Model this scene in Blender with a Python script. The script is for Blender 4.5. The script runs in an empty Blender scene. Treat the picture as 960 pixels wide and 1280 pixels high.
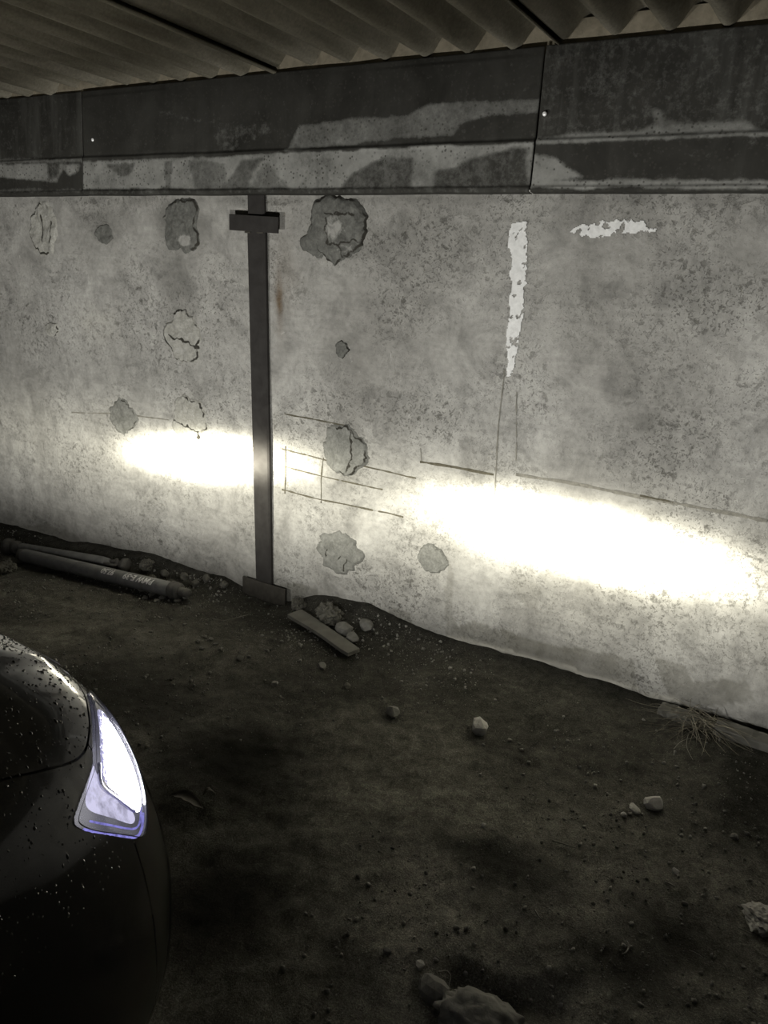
import bpy, bmesh, math, random
import numpy as np
from mathutils import Matrix, Vector, noise as mnoise

random.seed(7)
rng = np.random.default_rng(11)
scene = bpy.context.scene
COL = scene.collection

# ------------------------------------------------------------------ camera
CAM_H = 1.46          # camera height above the soil
WALL_Y = 2.52         # distance from the camera to the concrete wall
ROT = np.array([[0.85650759, -0.18669941, 0.48118404],
                [0.51537941, 0.25895979, -0.81689895],
                [0.02790723, 0.94767250, 0.31802206]])
FPX = 1000.0
cam_data = bpy.data.cameras.new('camera')
cam = bpy.data.objects.new('camera', cam_data)
COL.objects.link(cam)
cam_data.sensor_fit = 'VERTICAL'
cam_data.sensor_height = 36.0
cam_data.lens = 36.0 * FPX / 1280.0
cam_data.clip_start = 0.02
M4 = Matrix([list(r) + [0] for r in ROT] + [[0, 0, 0, 1]])
M4.translation = (0, 0, CAM_H)
cam.matrix_world = M4
scene.camera = cam

# ------------------------------------------------------------------ world, exposure
world = bpy.data.worlds.new('night')
scene.world = world
world.use_nodes = True
world.node_tree.nodes['Background'].inputs[0].default_value = (1.0, 0.98, 0.92, 1)
world.node_tree.nodes['Background'].inputs[1].default_value = 0.018
scene.view_settings.view_transform = 'Standard'
scene.view_settings.look = 'None'
scene.view_settings.gamma = 1.0
scene.view_settings.use_curve_mapping = False
scene.view_settings.exposure = 0.0

# low-beam pattern (tangent of angle right / up of the lamp axis)
LAMP_POWER = 900.0
LAMP_COLOR = (1.0, 0.985, 0.925)
BEAMS = {  # u0, v0, half width, half height, tilt, core, halo, stray
    'right': dict(u0=0.10, v0=-0.078, su=0.205, sv=0.045, tilt=-0.03, core=6.5, halo=0.21, stray=0.076, hw=0.50, up=0.03),
    'left': dict(u0=-0.07, v0=-0.060, su=0.19, sv=0.037, tilt=0.095, core=6.0, halo=0.20, stray=0.067, hw=1.15, up=0.14),
}

# ------------------------------------------------------------------ measuring helpers
def pray(x, y):
    return ROT @ np.array([(x - 480) / FPX, (640 - y) / FPX, -1.0])

def at_y(x, y, Y=WALL_Y):
    d = pray(x, y)
    p = d * (Y / d[1])
    return np.array([p[0], Y, p[2] + CAM_H])

def at_z(x, y, Z=0.0):
    d = pray(x, y)
    p = d * ((Z - CAM_H) / d[2])
    return np.array([p[0], p[1], Z])

def wall_xz(pts, Y=WALL_Y):
    return np.array([at_y(a, b, Y)[[0, 2]] for a, b in pts])

# ------------------------------------------------------------------ numpy noise
def _hash(ix, iy, seed):
    h = (ix.astype(np.int64) * 374761393 + iy.astype(np.int64) * 668265263 + seed * 974711) & 0xffffffff
    h = ((h ^ (h >> 13)) * 1274126177) & 0xffffffff
    h = (h ^ (h >> 16)) & 0xffffffff
    return h / 4294967295.0

def vnoise(x, y, seed=0):
    ix = np.floor(x); iy = np.floor(y)
    fx = x - ix; fy = y - iy
    fx = fx * fx * (3 - 2 * fx); fy = fy * fy * (3 - 2 * fy)
    a = _hash(ix, iy, seed); b = _hash(ix + 1, iy, seed)
    c = _hash(ix, iy + 1, seed); d = _hash(ix + 1, iy + 1, seed)
    return (a * (1 - fx) + b * fx) * (1 - fy) + (c * (1 - fx) + d * fx) * fy

def fbm(x, y, octaves=4, seed=0, gain=0.5):
    s = 0; a = 1; t = 0
    for o in range(octaves):
        s = s + a * vnoise(x * 2 ** o + 17.3 * o, y * 2 ** o - 9.1 * o, seed + o)
        t += a; a *= gain
    return s / t - 0.5

def inside(px, py, poly):
    poly = np.asarray(poly); res = np.zeros(px.shape, bool)
    j = len(poly) - 1
    for i in range(len(poly)):
        xi, yi = poly[i]; xj, yj = poly[j]
        c = ((yi > py) != (yj > py)) & (px < (xj - xi) * (py - yi) / (yj - yi + 1e-12) + xi)
        res ^= c; j = i
    return res

def smooth01(x):
    x = np.clip(x, 0, 1)
    return x * x * (3 - 2 * x)

# ------------------------------------------------------------------ object helpers
def link(name, mesh, mat=None, parent=None, smooth=True):
    o = bpy.data.objects.new(name, mesh)
    COL.objects.link(o)
    if mat is not None and len(mesh.materials) == 0:
        mesh.materials.append(mat)
    if parent is not None:
        o.parent = parent
    if smooth:
        mesh.polygons.foreach_set('use_smooth', [True] * len(mesh.polygons))
    return o

def mesh_py(verts, faces):
    m = bpy.data.meshes.new('mesh')
    m.from_pydata([tuple(map(float, v)) for v in verts], [], [tuple(map(int, f)) for f in faces])
    m.update()
    return m

def mesh_grid(P):
    """P: (n, m, 3) array -> quad grid mesh"""
    n, mm = P.shape[:2]
    idx = np.arange(n * mm).reshape(n, mm)
    q = np.stack([idx[:-1, :-1], idx[1:, :-1], idx[1:, 1:], idx[:-1, 1:]], -1).reshape(-1, 4)
    me = bpy.data.meshes.new('mesh')
    me.vertices.add(n * mm); me.vertices.foreach_set('co', P.reshape(-1).astype(np.float32))
    me.loops.add(q.size); me.loops.foreach_set('vertex_index', q.reshape(-1).astype(np.int32))
    me.polygons.add(len(q))
    me.polygons.foreach_set('loop_start', np.arange(0, q.size, 4, dtype=np.int32))
    me.update(calc_edges=True)
    return me

def mesh_vf(V, Q):
    """numpy verts, equal-sized faces"""
    V = np.asarray(V, np.float32); Q = np.asarray(Q, np.int32)
    me = bpy.data.meshes.new('mesh')
    me.vertices.add(len(V)); me.vertices.foreach_set('co', V.reshape(-1))
    k = Q.shape[1]
    me.loops.add(Q.size); me.loops.foreach_set('vertex_index', Q.reshape(-1))
    me.polygons.add(len(Q))
    me.polygons.foreach_set('loop_start', np.arange(0, Q.size, k, dtype=np.int32))
    me.update(calc_edges=True)
    return me

def attr(me, name, vals):
    a = me.attributes.new(name, 'FLOAT', 'POINT')
    a.data.foreach_set('value', np.asarray(vals, np.float32).reshape(-1))

def empty(name, loc=(0, 0, 0)):
    o = bpy.data.objects.new(name, None)
    o.empty_display_size = 0.1
    o.location = loc
    COL.objects.link(o)
    return o

def tag(o, label=None, cat=None, group=None, kind=None):
    if label: o['label'] = label
    if cat: o['category'] = cat
    if group: o['group'] = group
    if kind: o['kind'] = kind
    return o

def tube_vf(pts, radii, seg=8, caps=True):
    pts = [Vector(p) for p in pts]
    V = []; F = []
    n = len(pts)
    up = Vector((0, 0, 1))
    for i, p in enumerate(pts):
        d = (pts[min(i + 1, n - 1)] - pts[max(i - 1, 0)])
        d = d.normalized() if d.length > 1e-9 else Vector((0, 1, 0))
        ref = up if abs(d.dot(up)) < 0.95 else Vector((1, 0, 0))
        a = d.cross(ref).normalized(); b = a.cross(d)
        r = radii[i] if hasattr(radii, '__len__') else radii
        for k in range(seg):
            th = 2 * math.pi * k / seg
            V.append(p + a * (r * math.cos(th)) + b * (r * math.sin(th)))
    for i in range(n - 1):
        for k in range(seg):
            k2 = (k + 1) % seg
            F.append((i * seg + k, i * seg + k2, (i + 1) * seg + k2, (i + 1) * seg + k))
    if caps:
        F.append(tuple(range(seg))[::-1]); F.append(tuple((n - 1) * seg + k for k in range(seg)))
    return V, F

def tube(name, pts, radii, mat, parent=None, seg=8, smooth=True):
    V, F = tube_vf(pts, radii, seg)
    return link(name, mesh_py(V, F), mat, parent, smooth)

def box_bm(dx, dy, dz, bevel=0.004):
    bm = bmesh.new()
    bmesh.ops.create_cube(bm, size=1.0)
    bmesh.ops.scale(bm, vec=(dx, dy, dz), verts=bm.verts)
    if bevel:
        bmesh.ops.bevel(bm, geom=bm.edges[:], offset=bevel, segments=2, affect='EDGES', profile=0.5)
    return bm

def bm_obj(name, bm, mat, parent=None, smooth=False):
    me = bpy.data.meshes.new('mesh')
    bm.to_mesh(me); bm.free()
    return link(name, me, mat, parent, smooth)

# ------------------------------------------------------------------ materials
class NT:
    def __init__(self, name):
        self.mat = bpy.data.materials.new(name)
        self.mat.use_nodes = True
        self.t = self.mat.node_tree
        self.t.nodes.clear()
        self.out = self.t.nodes.new('ShaderNodeOutputMaterial')
    def n(self, typ, **kw):
        nd = self.t.nodes.new(typ)
        for k, v in kw.items():
            setattr(nd, k, v)
        return nd
    def l(self, a, b):
        self.t.links.new(a, b)
    def val(self, sock, v):
        if hasattr(v, 'links') or isinstance(v, bpy.types.NodeSocket):
            self.l(v, sock)
        else:
            sock.default_value = v
    def coord(self):
        return self.n('ShaderNodeTexCoord').outputs['Object']
    def noise(self, scale, detail=4, rough=0.55, vec=None, distort=0.0):
        nd = self.n('ShaderNodeTexNoise')
        nd.inputs['Scale'].default_value = scale
        nd.inputs['Detail'].default_value = detail
        nd.inputs['Roughness'].default_value = rough
        nd.inputs['Distortion'].default_value = distort
        if vec is not None: self.l(vec, nd.inputs['Vector'])
        return nd.outputs['Fac']
    def ramp(self, fac, stops):
        nd = self.n('ShaderNodeValToRGB')
        cr = nd.color_ramp
        while len(cr.elements) < len(stops): cr.elements.new(0.5)
        for e, (p, c) in zip(cr.elements, stops):
            e.position = p
            e.color = (c, c, c, 1) if not hasattr(c, '__len__') else (*c, 1)
        self.val(nd.inputs[0], fac)
        return nd.outputs[0]
    def math(self, op, a, b=0.0, c=None):
        nd = self.n('ShaderNodeMath', operation=op)
        self.val(nd.inputs[0], a); self.val(nd.inputs[1], b)
        if c is not None: self.val(nd.inputs[2], c)
        return nd.outputs[0]
    def mix(self, fac, a, b, blend='MIX'):
        nd = self.n('ShaderNodeMix', data_type='RGBA', blend_type=blend)
        self.val(nd.inputs[0], fac)
        for s, v in ((nd.inputs[6], a), (nd.inputs[7], b)):
            if isinstance(v, bpy.types.NodeSocket): self.l(v, s)
            else: s.default_value = (*v, 1)
        return nd.outputs[2]
    def attr(self, name):
        return self.n('ShaderNodeAttribute', attribute_name=name).outputs['Fac']
    def bump(self, h, strength=0.5, dist=0.01, normal=None):
        nd = self.n('ShaderNodeBump')
        nd.inputs['Strength'].default_value = strength
        nd.inputs['Distance'].default_value = dist
        self.l(h, nd.inputs['Height'])
        if normal is not None: self.l(normal, nd.inputs['Normal'])
        return nd.outputs[0]
    def pbr(self, color, rough=0.8, metal=0.0, normal=None, spec=0.5, **extra):
        p = self.n('ShaderNodeBsdfPrincipled')
        if isinstance(color, bpy.types.NodeSocket): self.l(color, p.inputs['Base Color'])
        else: p.inputs['Base Color'].default_value = (*color, 1)
        self.val(p.inputs['Roughness'], rough)
        self.val(p.inputs['Metallic'], metal)
        p.inputs['Specular IOR Level'].default_value = spec
        for k, v in extra.items():
            self.val(p.inputs[k.replace('_', ' ')], v)
        if normal is not None: self.l(normal, p.inputs['Normal'])
        self.l(p.outputs[0], self.out.inputs[0])
        return p

def mat_concrete():
    m = NT('concrete_wall')
    co = m.coord()
    mp = m.n('ShaderNodeMapping'); mp.inputs['Scale'].default_value = (1, 1, 0.55); m.l(co, mp.inputs[0])
    big = m.noise(1.6, 5, 0.6, mp.outputs[0], 0.6)
    mid = m.noise(7, 6, 0.65, co, 1.0)
    fine = m.noise(60, 5, 0.7, co)
    base = m.ramp(big, [(0.30, (0.225, 0.219, 0.203)), (0.50, (0.315, 0.308, 0.288)), (0.70, (0.40, 0.393, 0.37))])
    base = m.mix(0.75, base, m.ramp(mid, [(0.3, 0.55), (0.5, 0.96), (0.70, 1.22)]), 'MULTIPLY')
    base = m.mix(0.6, base, m.ramp(fine, [(0.25, 0.6), (0.5, 1.0), (0.75, 1.3)]), 'MULTIPLY')
    # trowel sweeps
    sw = m.n('ShaderNodeMapping'); sw.inputs['Rotation'].default_value = (0, 0.35, 0); sw.inputs['Scale'].default_value = (2.0, 1, 16); m.l(co, sw.inputs[0])
    sweep = m.noise(1.8, 4, 0.6, sw.outputs[0], 1.2)
    base = m.mix(0.45, base, m.ramp(sweep, [(0.34, 0.80), (0.5, 1.0), (0.66, 1.10)]), 'MULTIPLY')
    # pits and gouges, clustered
    clus = m.math('ADD', m.noise(3.2, 3, 0.5, co), m.attr('pit'))
    clm = m.ramp(clus, [(0.48, 0.0), (0.76, 1.0)])
    p1 = m.ramp(m.noise(38, 6, 0.72, co, 0.25), [(0.56, 0.0), (0.65, 1.0)])
    p2 = m.ramp(m.noise(120, 4, 0.65, co, 0.3), [(0.56, 0.0), (0.68, 1.0)])
    vo = m.n('ShaderNodeTexVoronoi', feature='DISTANCE_TO_EDGE'); vo.inputs['Scale'].default_value = 9
    wv = m.n('ShaderNodeVectorMath', operation='ADD')
    nz = m.n('ShaderNodeTexNoise'); nz.inputs['Scale'].default_value = 9; nz.inputs['Detail'].default_value = 5; m.l(co, nz.inputs['Vector'])
    sc = m.n('ShaderNodeVectorMath', operation='SCALE'); sc.inputs['Scale'].default_value = 0.22; m.l(nz.outputs['Color'], sc.inputs[0])
    m.l(co, wv.inputs[0]); m.l(sc.outputs[0], wv.inputs[1]); m.l(wv.outputs[0], vo.inputs['Vector'])
    crack = m.ramp(vo.outputs['Distance'], [(0.0, 1.0), (0.016, 0.0)])
    crack = m.math('MULTIPLY', crack, m.ramp(m.noise(11, 3, 0.6, co), [(0.52, 0.0), (0.60, 1.0)]))
    pits = m.math('MAXIMUM', m.math('MULTIPLY', p1, clm), m.math('MULTIPLY', m.math('MULTIPLY', p2, 0.9), m.ramp(clus, [(0.42, 0.06), (0.76, 1.0)])))
    pits = m.math('MAXIMUM', pits, m.math('MULTIPLY', m.math('MULTIPLY', crack, 0.5), clm))
    base = m.mix(m.math('MULTIPLY', pits, 0.8), base, (0.075, 0.072, 0.062))
    # pale lime specks
    lime = m.ramp(m.noise(24, 4, 0.6, co, 0.8), [(0.70, 0.0), (0.76, 1.0)])
    base = m.mix(m.math('MULTIPLY', lime, 0.55), base, (0.55, 0.54, 0.51))
    warp = m.ramp(m.noise(14, 5, 0.65, co), [(0.3, 0.45), (0.6, 1.0)])
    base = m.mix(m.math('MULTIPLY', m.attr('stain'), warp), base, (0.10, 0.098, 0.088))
    base = m.mix(m.math('MULTIPLY', m.attr('damp'), warp), base, (0.115, 0.11, 0.09))
    base = m.mix(m.math('MULTIPLY', m.attr('lime'), warp), base, (0.55, 0.53, 0.47))
    base = m.mix(m.math('MULTIPLY', m.attr('rust'), warp), base, (0.10, 0.06, 0.025))
    h = m.math('SUBTRACT', m.math('ADD', m.math('MULTIPLY', mid, 0.8), m.math('MULTIPLY', fine, 0.5)), m.math('MULTIPLY', pits, 0.9))
    m.pbr(base, 0.9, normal=m.bump(h, 0.6, 0.006), spec=0.15)
    return m.mat

def mat_soil():
    m = NT('dark_soil')
    co = m.coord()
    a = m.noise(2.6, 7, 0.66, co, 0.8); b = m.noise(30, 8, 0.78, co, 0.4); c = m.noise(260, 4, 0.75, co)
    base = m.ramp(a, [(0.30, (0.064, 0.062, 0.052)), (0.5, (0.118, 0.114, 0.097)), (0.7, (0.185, 0.178, 0.152))])
    base = m.mix(0.85, base, m.ramp(b, [(0.3, 0.35), (0.5, 1.0), (0.7, 1.7)]), 'MULTIPLY')
    base = m.mix(0.9, base, m.ramp(c, [(0.32, 0.4), (0.52, 1.0), (0.7, 2.2)]), 'MULTIPLY')
    base = m.mix(1.0, base, m.ramp(m.attr('dampness'), [(0.0, 1.25), (1.0, 0.34)]), 'MULTIPLY')  # soil tone graded against the light falling off from the wall
    base = m.mix(m.attr('oil'), base, (0.010, 0.0095, 0.008))
    h = m.math('ADD', m.math('MULTIPLY', b, 1.0), m.math('MULTIPLY', c, 0.35))
    m.pbr(base, 0.97, normal=m.bump(h, 0.75, 0.008), spec=0.05)
    return m.mat

def mat_simple(name, c0, c1, scale=20, rough=0.85, bump=0.4, bdist=0.004, metal=0.0, spec=0.3, detail=5):
    m = NT(name)
    co = m.coord()
    n1 = m.noise(scale, detail, 0.65, co, 0.3)
    base = m.ramp(n1, [(0.3, c0), (0.7, c1)])
    m.pbr(base, rough, metal, normal=m.bump(n1, bump, bdist), spec=spec)
    return m.mat

def mat_fascia():
    m = NT('galvanised_sheet')
    co = m.coord()
    st = m.n('ShaderNodeMapping'); st.inputs['Scale'].default_value = (13, 1, 1.3); m.l(co, st.inputs[0])
    streak = m.noise(1.0, 4, 0.6, st.outputs[0], 0.3)
    a = m.noise(5, 5, 0.65, co, 0.6)
    paint = m.ramp(a, [(0.3, (0.020, 0.0195, 0.017)), (0.7, (0.040, 0.039, 0.035))])
    paint = m.mix(m.math('MULTIPLY', m.ramp(streak, [(0.46, 0.0), (0.74, 1.0)]), m.attr('streak')), paint, (0.085, 0.085, 0.078))
    zinc = m.ramp(m.noise(16, 5, 0.7, co), [(0.25, (0.14, 0.14, 0.13)), (0.7, (0.27, 0.27, 0.255))])
    edge = m.noise(48, 6, 0.75, co)
    f = m.ramp(m.math('ADD', m.attr('bare'), m.math('MULTIPLY', m.math('SUBTRACT', edge, 0.5), 1.1)), [(0.10, 0.0), (0.30, 0.26), (0.60, 0.55), (0.95, 1.0)])
    col = m.mix(f, paint, zinc)
    vo = m.n('ShaderNodeTexVoronoi'); vo.inputs['Scale'].default_value = 70; m.l(co, vo.inputs['Vector'])
    dots = m.ramp(vo.outputs['Distance'], [(0.18, 1.0), (0.32, 0.0)])
    dots = m.math('MULTIPLY', dots, m.ramp(m.noise(9, 3, 0.5, co), [(0.36, 0.1), (0.56, 0.85)]))
    col = m.mix(dots, col, (0.045, 0.043, 0.038))
    m.pbr(col, 0.8, 0.0, normal=m.bump(a, 0.25, 0.01), spec=0.08)
    return m.mat

def mat_roof():
    m = NT('fibre_cement')
    co = m.coord()
    st = m.n('ShaderNodeMapping'); st.inputs['Scale'].default_value = (9, 1.2, 1); m.l(co, st.inputs[0])
    a = m.noise(2.0, 5, 0.65, st.outputs[0], 0.5); b = m.noise(110, 3, 0.6, co)
    base = m.ramp(a, [(0.3, (0.12, 0.11, 0.082)), (0.5, (0.195, 0.18, 0.14)), (0.72, (0.285, 0.265, 0.215))])
    base = m.mix(0.6, base, m.ramp(b, [(0.3, 0.7), (0.7, 1.25)]), 'MULTIPLY')
    m.pbr(base, 0.95, normal=m.bump(b, 0.25, 0.003), spec=0.1)
    return m.mat

def mat_mortar(name, lo, hi):
    m = NT(name)
    co = m.coord()
    a = m.noise(30, 6, 0.65, co, 0.8); b = m.noise(130, 3, 0.6, co)
    base = m.ramp(a, [(0.28, lo), (0.72, hi)])
    base = m.mix(0.6, base, m.ramp(b, [(0.3, 0.7), (0.7, 1.25)]), 'MULTIPLY')
    crk = m.ramp(m.math('ADD', m.attr('crack'), m.math('MULTIPLY', m.math('SUBTRACT', a, 0.5), 0.6)), [(0.35, 0.0), (0.65, 1.0)])
    base = m.mix(crk, base, (0.035, 0.033, 0.028))
    base = m.mix(m.ramp(m.math('ADD', m.attr('pale'), m.math('MULTIPLY', m.math('SUBTRACT', a, 0.5), 1.3)), [(0.25, 0.0), (0.55, 0.7)]), base, (0.34, 0.335, 0.315))
    m.pbr(base, 0.92, normal=m.bump(a, 0.7, 0.006), spec=0.12)
    return m.mat

def mat_paint():
    m = NT('car_paint')
    co = m.coord()
    fl = m.noise(900, 2, 0.5, co)
    base = m.ramp(fl, [(0.35, (0.010, 0.0095, 0.008)), (0.75, (0.030, 0.028, 0.023))])
    m.pbr(base, 0.30, 0.5, spec=0.5, Coat_Weight=1.0, Coat_Roughness=0.06)
    return m.mat

def mat_flat(name, col, rough=0.5, metal=0.0, spec=0.5):
    m = NT(name)
    m.pbr(m.mix(0.25, col, m.ramp(m.noise(60, 3, 0.6, m.coord()), [(0.3, 0.6), (0.7, 1.2)]), 'MULTIPLY'), rough, metal, spec=spec)
    return m.mat

def mat_emit(name, col, strength, scale=40):
    m = NT(name)
    co = m.coord()
    e = m.n('ShaderNodeEmission')
    m.l(m.mix(1.0, col, m.ramp(m.noise(scale, 4, 0.7, co), [(0.30, 0.25), (0.55, 1.0)]), 'MULTIPLY'), e.inputs[0])
    e.inputs[1].default_value = strength
    m.l(e.outputs[0], m.out.inputs[0])
    return m.mat

def mat_reflector():
    m = NT('lit_reflector')
    co = m.coord()
    g = m.math('ADD', m.attr('glow'), m.math('MULTIPLY', m.math('SUBTRACT', m.noise(150, 5, 0.75, co), 0.5), 2.6))
    e = m.n('ShaderNodeEmission')
    m.l(m.ramp(g, [(0.0, (0.018, 0.018, 0.028)), (0.34, (0.04, 0.039, 0.06)), (0.62, (1.0, 0.99, 1.0))]), e.inputs[0])
    e.inputs[1].default_value = 16.0
    m.l(e.outputs[0], m.out.inputs[0])
    return m.mat

def mat_lens():
    m = NT('headlight_glass')
    t = m.n('ShaderNodeBsdfTransparent'); t.inputs[0].default_value = (0.93, 0.93, 0.97, 1)
    g = m.n('ShaderNodeBsdfGlossy'); g.inputs['Roughness'].default_value = 0.06
    d = m.n('ShaderNodeBsdfTranslucent'); d.inputs[0].default_value = (0.62, 0.62, 0.85, 1)
    fr = m.n('ShaderNodeFresnel'); fr.inputs[0].default_value = 1.45
    mx0 = m.n('ShaderNodeMixShader'); mx0.inputs[0].default_value = 0.035
    m.l(t.outputs[0], mx0.inputs[1]); m.l(d.outputs[0], mx0.inputs[2])
    mx = m.n('ShaderNodeMixShader'); m.l(fr.outputs[0], mx.inputs[0])
    m.l(mx0.outputs[0], mx.inputs[1]); m.l(g.outputs[0], mx.inputs[2])
    m.l(mx.outputs[0], m.out.inputs[0])
    return m.mat

def mat_water():
    m = NT('water_drop')
    m.pbr((0.05, 0.05, 0.048), 0.06, 0.0, spec=0.9, Coat_Weight=1.0, Coat_Roughness=0.03)
    return m.mat

MAT = dict(
    concrete=mat_concrete(), soil=mat_soil(), fascia=mat_fascia(), roof=mat_roof(),
    mortar=mat_mortar('grey_mortar', (0.115, 0.115, 0.105), (0.22, 0.22, 0.205)),
    mortar_dark=mat_mortar('dark_mortar', (0.07, 0.07, 0.064), (0.165, 0.165, 0.152)),
    mortar_pale=mat_mortar('pale_mortar', (0.23, 0.225, 0.20), (0.36, 0.355, 0.33)),
    whitewash=mat_simple('whitewash', (0.56, 0.56, 0.55), (0.74, 0.74, 0.73), 60, 0.9, 0.4, 0.002),
    charcoal=mat_simple('charcoal_line', (0.055, 0.05, 0.035), (0.11, 0.10, 0.075), 90, 0.95),
    seam=mat_simple('wall_seam', (0.13, 0.125, 0.11), (0.24, 0.23, 0.20), 70, 0.95),
    steel=mat_simple('painted_steel', (0.022, 0.020, 0.019), (0.036, 0.034, 0.032), 18, 0.7, 0.15, 0.002, 0.0, 0.12),
    rustplate=mat_simple('rusty_plate', (0.032, 0.029, 0.024), (0.06, 0.055, 0.046), 30, 0.85, 0.4, 0.003),
    shaft=mat_simple('shaft_paint', (0.11, 0.11, 0.107), (0.18, 0.18, 0.174), 26, 0.7, 0.2, 0.002, 0.0, 0.3),
    shaftdark=mat_simple('shaft_joint', (0.055, 0.053, 0.048), (0.11, 0.105, 0.095), 40, 0.8, 0.3, 0.003),
    chalk=mat_flat('chalk', (0.62, 0.62, 0.60), 0.95, 0, 0.1),
    stone=mat_simple('grey_stone', (0.115, 0.112, 0.10), (0.21, 0.206, 0.187), 35, 0.95, 0.6, 0.004),
    stone_pale=mat_simple('pale_stone', (0.28, 0.274, 0.25), (0.46, 0.45, 0.42), 35, 0.95, 0.6, 0.004),
    clod=mat_simple('soil_clod', (0.055, 0.053, 0.045), (0.14, 0.135, 0.115), 24, 0.97, 0.9, 0.008),
    gravel=mat_simple('gravel', (0.10, 0.097, 0.085), (0.33, 0.322, 0.29), 14, 0.95, 0.3, 0.003),
    plank=mat_simple('weathered_plank', (0.10, 0.096, 0.083), (0.16, 0.155, 0.137), 14, 0.9, 0.4, 0.003),
    straw=mat_simple('dry_straw', (0.12, 0.11, 0.085), (0.26, 0.24, 0.185), 40, 0.9),
    twig=mat_simple('twig', (0.16, 0.155, 0.135), (0.30, 0.29, 0.255), 40, 0.9),
    leaf=mat_simple('leaf', (0.045, 0.041, 0.034), (0.10, 0.093, 0.078), 40, 0.8),
    paint=mat_paint(), black=mat_flat('black_plastic', (0.012, 0.012, 0.012), 0.6),
    rubber=mat_flat('tyre_rubber', (0.016, 0.016, 0.015), 0.85), alloy=mat_flat('wheel_alloy', (0.28, 0.28, 0.28), 0.35, 0.9),
    window=mat_flat('tinted_glass', (0.008, 0.009, 0.010), 0.06, 0.0, 0.6),
    chrome=mat_flat('lamp_chrome', (0.62, 0.62, 0.70), 0.22, 0.9), bezel=mat_flat('lamp_bezel', (0.009, 0.009, 0.012), 0.5, 0.0, 0.1),
    reflector=mat_reflector(), indicator=mat_emit('lit_indicator', (0.70, 0.68, 0.88), 1.05, 18),
    rimglow=mat_emit('lit_lens_edge', (0.36, 0.34, 0.95), 0.75, 60),
    lens=mat_lens(), drops=mat_water(), screw=mat_flat('bright_screw', (0.95, 0.95, 0.95), 0.3, 0.2),  # near-white screw colour stands in for a glint on the heads
)

# ================================================================== GROUND
def gz(x, y):
    x = np.asarray(x, float); y = np.asarray(y, float)
    b = 0.03 - 0.125 * smooth01((-1.2 - x) / 2.6) * smooth01((y - 1.0) / 1.2)
    b = b - 0.03 * smooth01((2.1 - y) / 1.4)
    b = b + 0.045 * np.exp(-((y - 2.52) / 0.10) ** 2) * smooth01((-1.25 - x) / 0.3) * (1 - np.exp(-((x + 2.07) / 0.22) ** 4)) * (0.4 + 1.2 * vnoise(x * 5, y * 5, 3))
    b = b + 0.030 * fbm(x * 1.1, y * 1.1, 3, 21) + 0.022 * fbm(x * 5, y * 5, 3, 5) + 0.014 * fbm(x * 20, y * 20, 3, 9)
    for cx, cy, r, h in GBUMPS:
        b = b + h * np.exp(-((x - cx) ** 2 + (y - cy) ** 2) / (r * r))
    return b
GBUMPS = []
def gb(px, py, r, h):
    p = at_z(px, py, 0.0); GBUMPS.append((p[0], p[1], r, h))
gb(640, 1247, 0.05, -0.03); gb(575, 1225, 0.04, -0.025); gb(690, 1262, 0.05, -0.02)
gb(900, 1010, 0.14, 0.025); gb(720, 890, 0.12, 0.014); gb(330, 750, 0.16, -0.035); gb(20, 720, 0.15, 0.03)
gb(860, 1210, 0.14, -0.02); gb(230, 1000, 0.10, 0.02)

def gzs(x, y):
    return float(gz(np.array([x]), np.array([y]))[0])

def on_ground(px, py):
    z = 0.0
    for _ in range(4):
        p = at_z(px, py, z); z = gzs(p[0], p[1])
    return np.array([p[0], p[1], z])

xs = np.concatenate([np.linspace(-7, -4.1, 30), np.linspace(-4.05, 0.6, 400), np.linspace(0.68, 3, 24)])
ys = np.concatenate([np.linspace(-4.5, 0.35, 40), np.linspace(0.38, 2.60, 200)])
GX, GY = np.meshgrid(xs, ys, indexing='ij')
GZ = gz(GX, GY)
me = mesh_grid(np.stack([GX, GY, GZ], -1))
dark_patch = np.zeros(GX.shape)  # mask of darker patches in the soil colour
def dark_blob(px, py, rx, ry, a):
    global dark_patch
    p = at_z(px, py, 0)
    d = ((GX - p[0]) / rx) ** 2 + ((GY - p[1]) / ry) ** 2
    dark_patch = np.maximum(dark_patch, a * np.exp(-d * (0.8 + 0.9 * (fbm(GX * 5, GY * 5, 4, 33) + 0.5))))
dark_blob(290, 960, 0.34, 0.36, 0.95); dark_blob(270, 1130, 0.26, 0.3, 0.95); dark_blob(620, 1080, 0.22, 0.09, 0.75); dark_blob(840, 1170, 0.14, 0.10, 0.85)
dark_blob(780, 1210, 0.2, 0.08, 0.7); dark_blob(640, 1250, 0.13, 0.035, 0.8); dark_blob(420, 1190, 0.1, 0.08, 0.5); dark_blob(20, 760, 0.3, 0.12, 0.5)
dark_blob(150, 860, 0.8, 0.3, 0.75); dark_blob(330, 880, 0.42, 0.26, 0.6); dark_blob(420, 930, 0.3, 0.2, 0.45)
attr(me, 'oil', np.clip(dark_patch, 0, 0.93))
falloff = smooth01((GY + 0.5 * fbm(GX * 2.5, GY * 2.5, 4, 91) - 1.6) / 0.75)          # soil colour darkened towards the wall, paler nearer, to offset light falloff
attr(me, 'dampness', falloff)
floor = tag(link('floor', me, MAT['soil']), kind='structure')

# ================================================================== WALL
def wdisp(x, z):
    return 0.012 * fbm(x * 1.3, z * 1.3, 3, 41) + 0.008 * fbm(x * 6, z * 6, 3, 47) + 0.003 * fbm(x * 30, z * 30, 2, 51)

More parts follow.
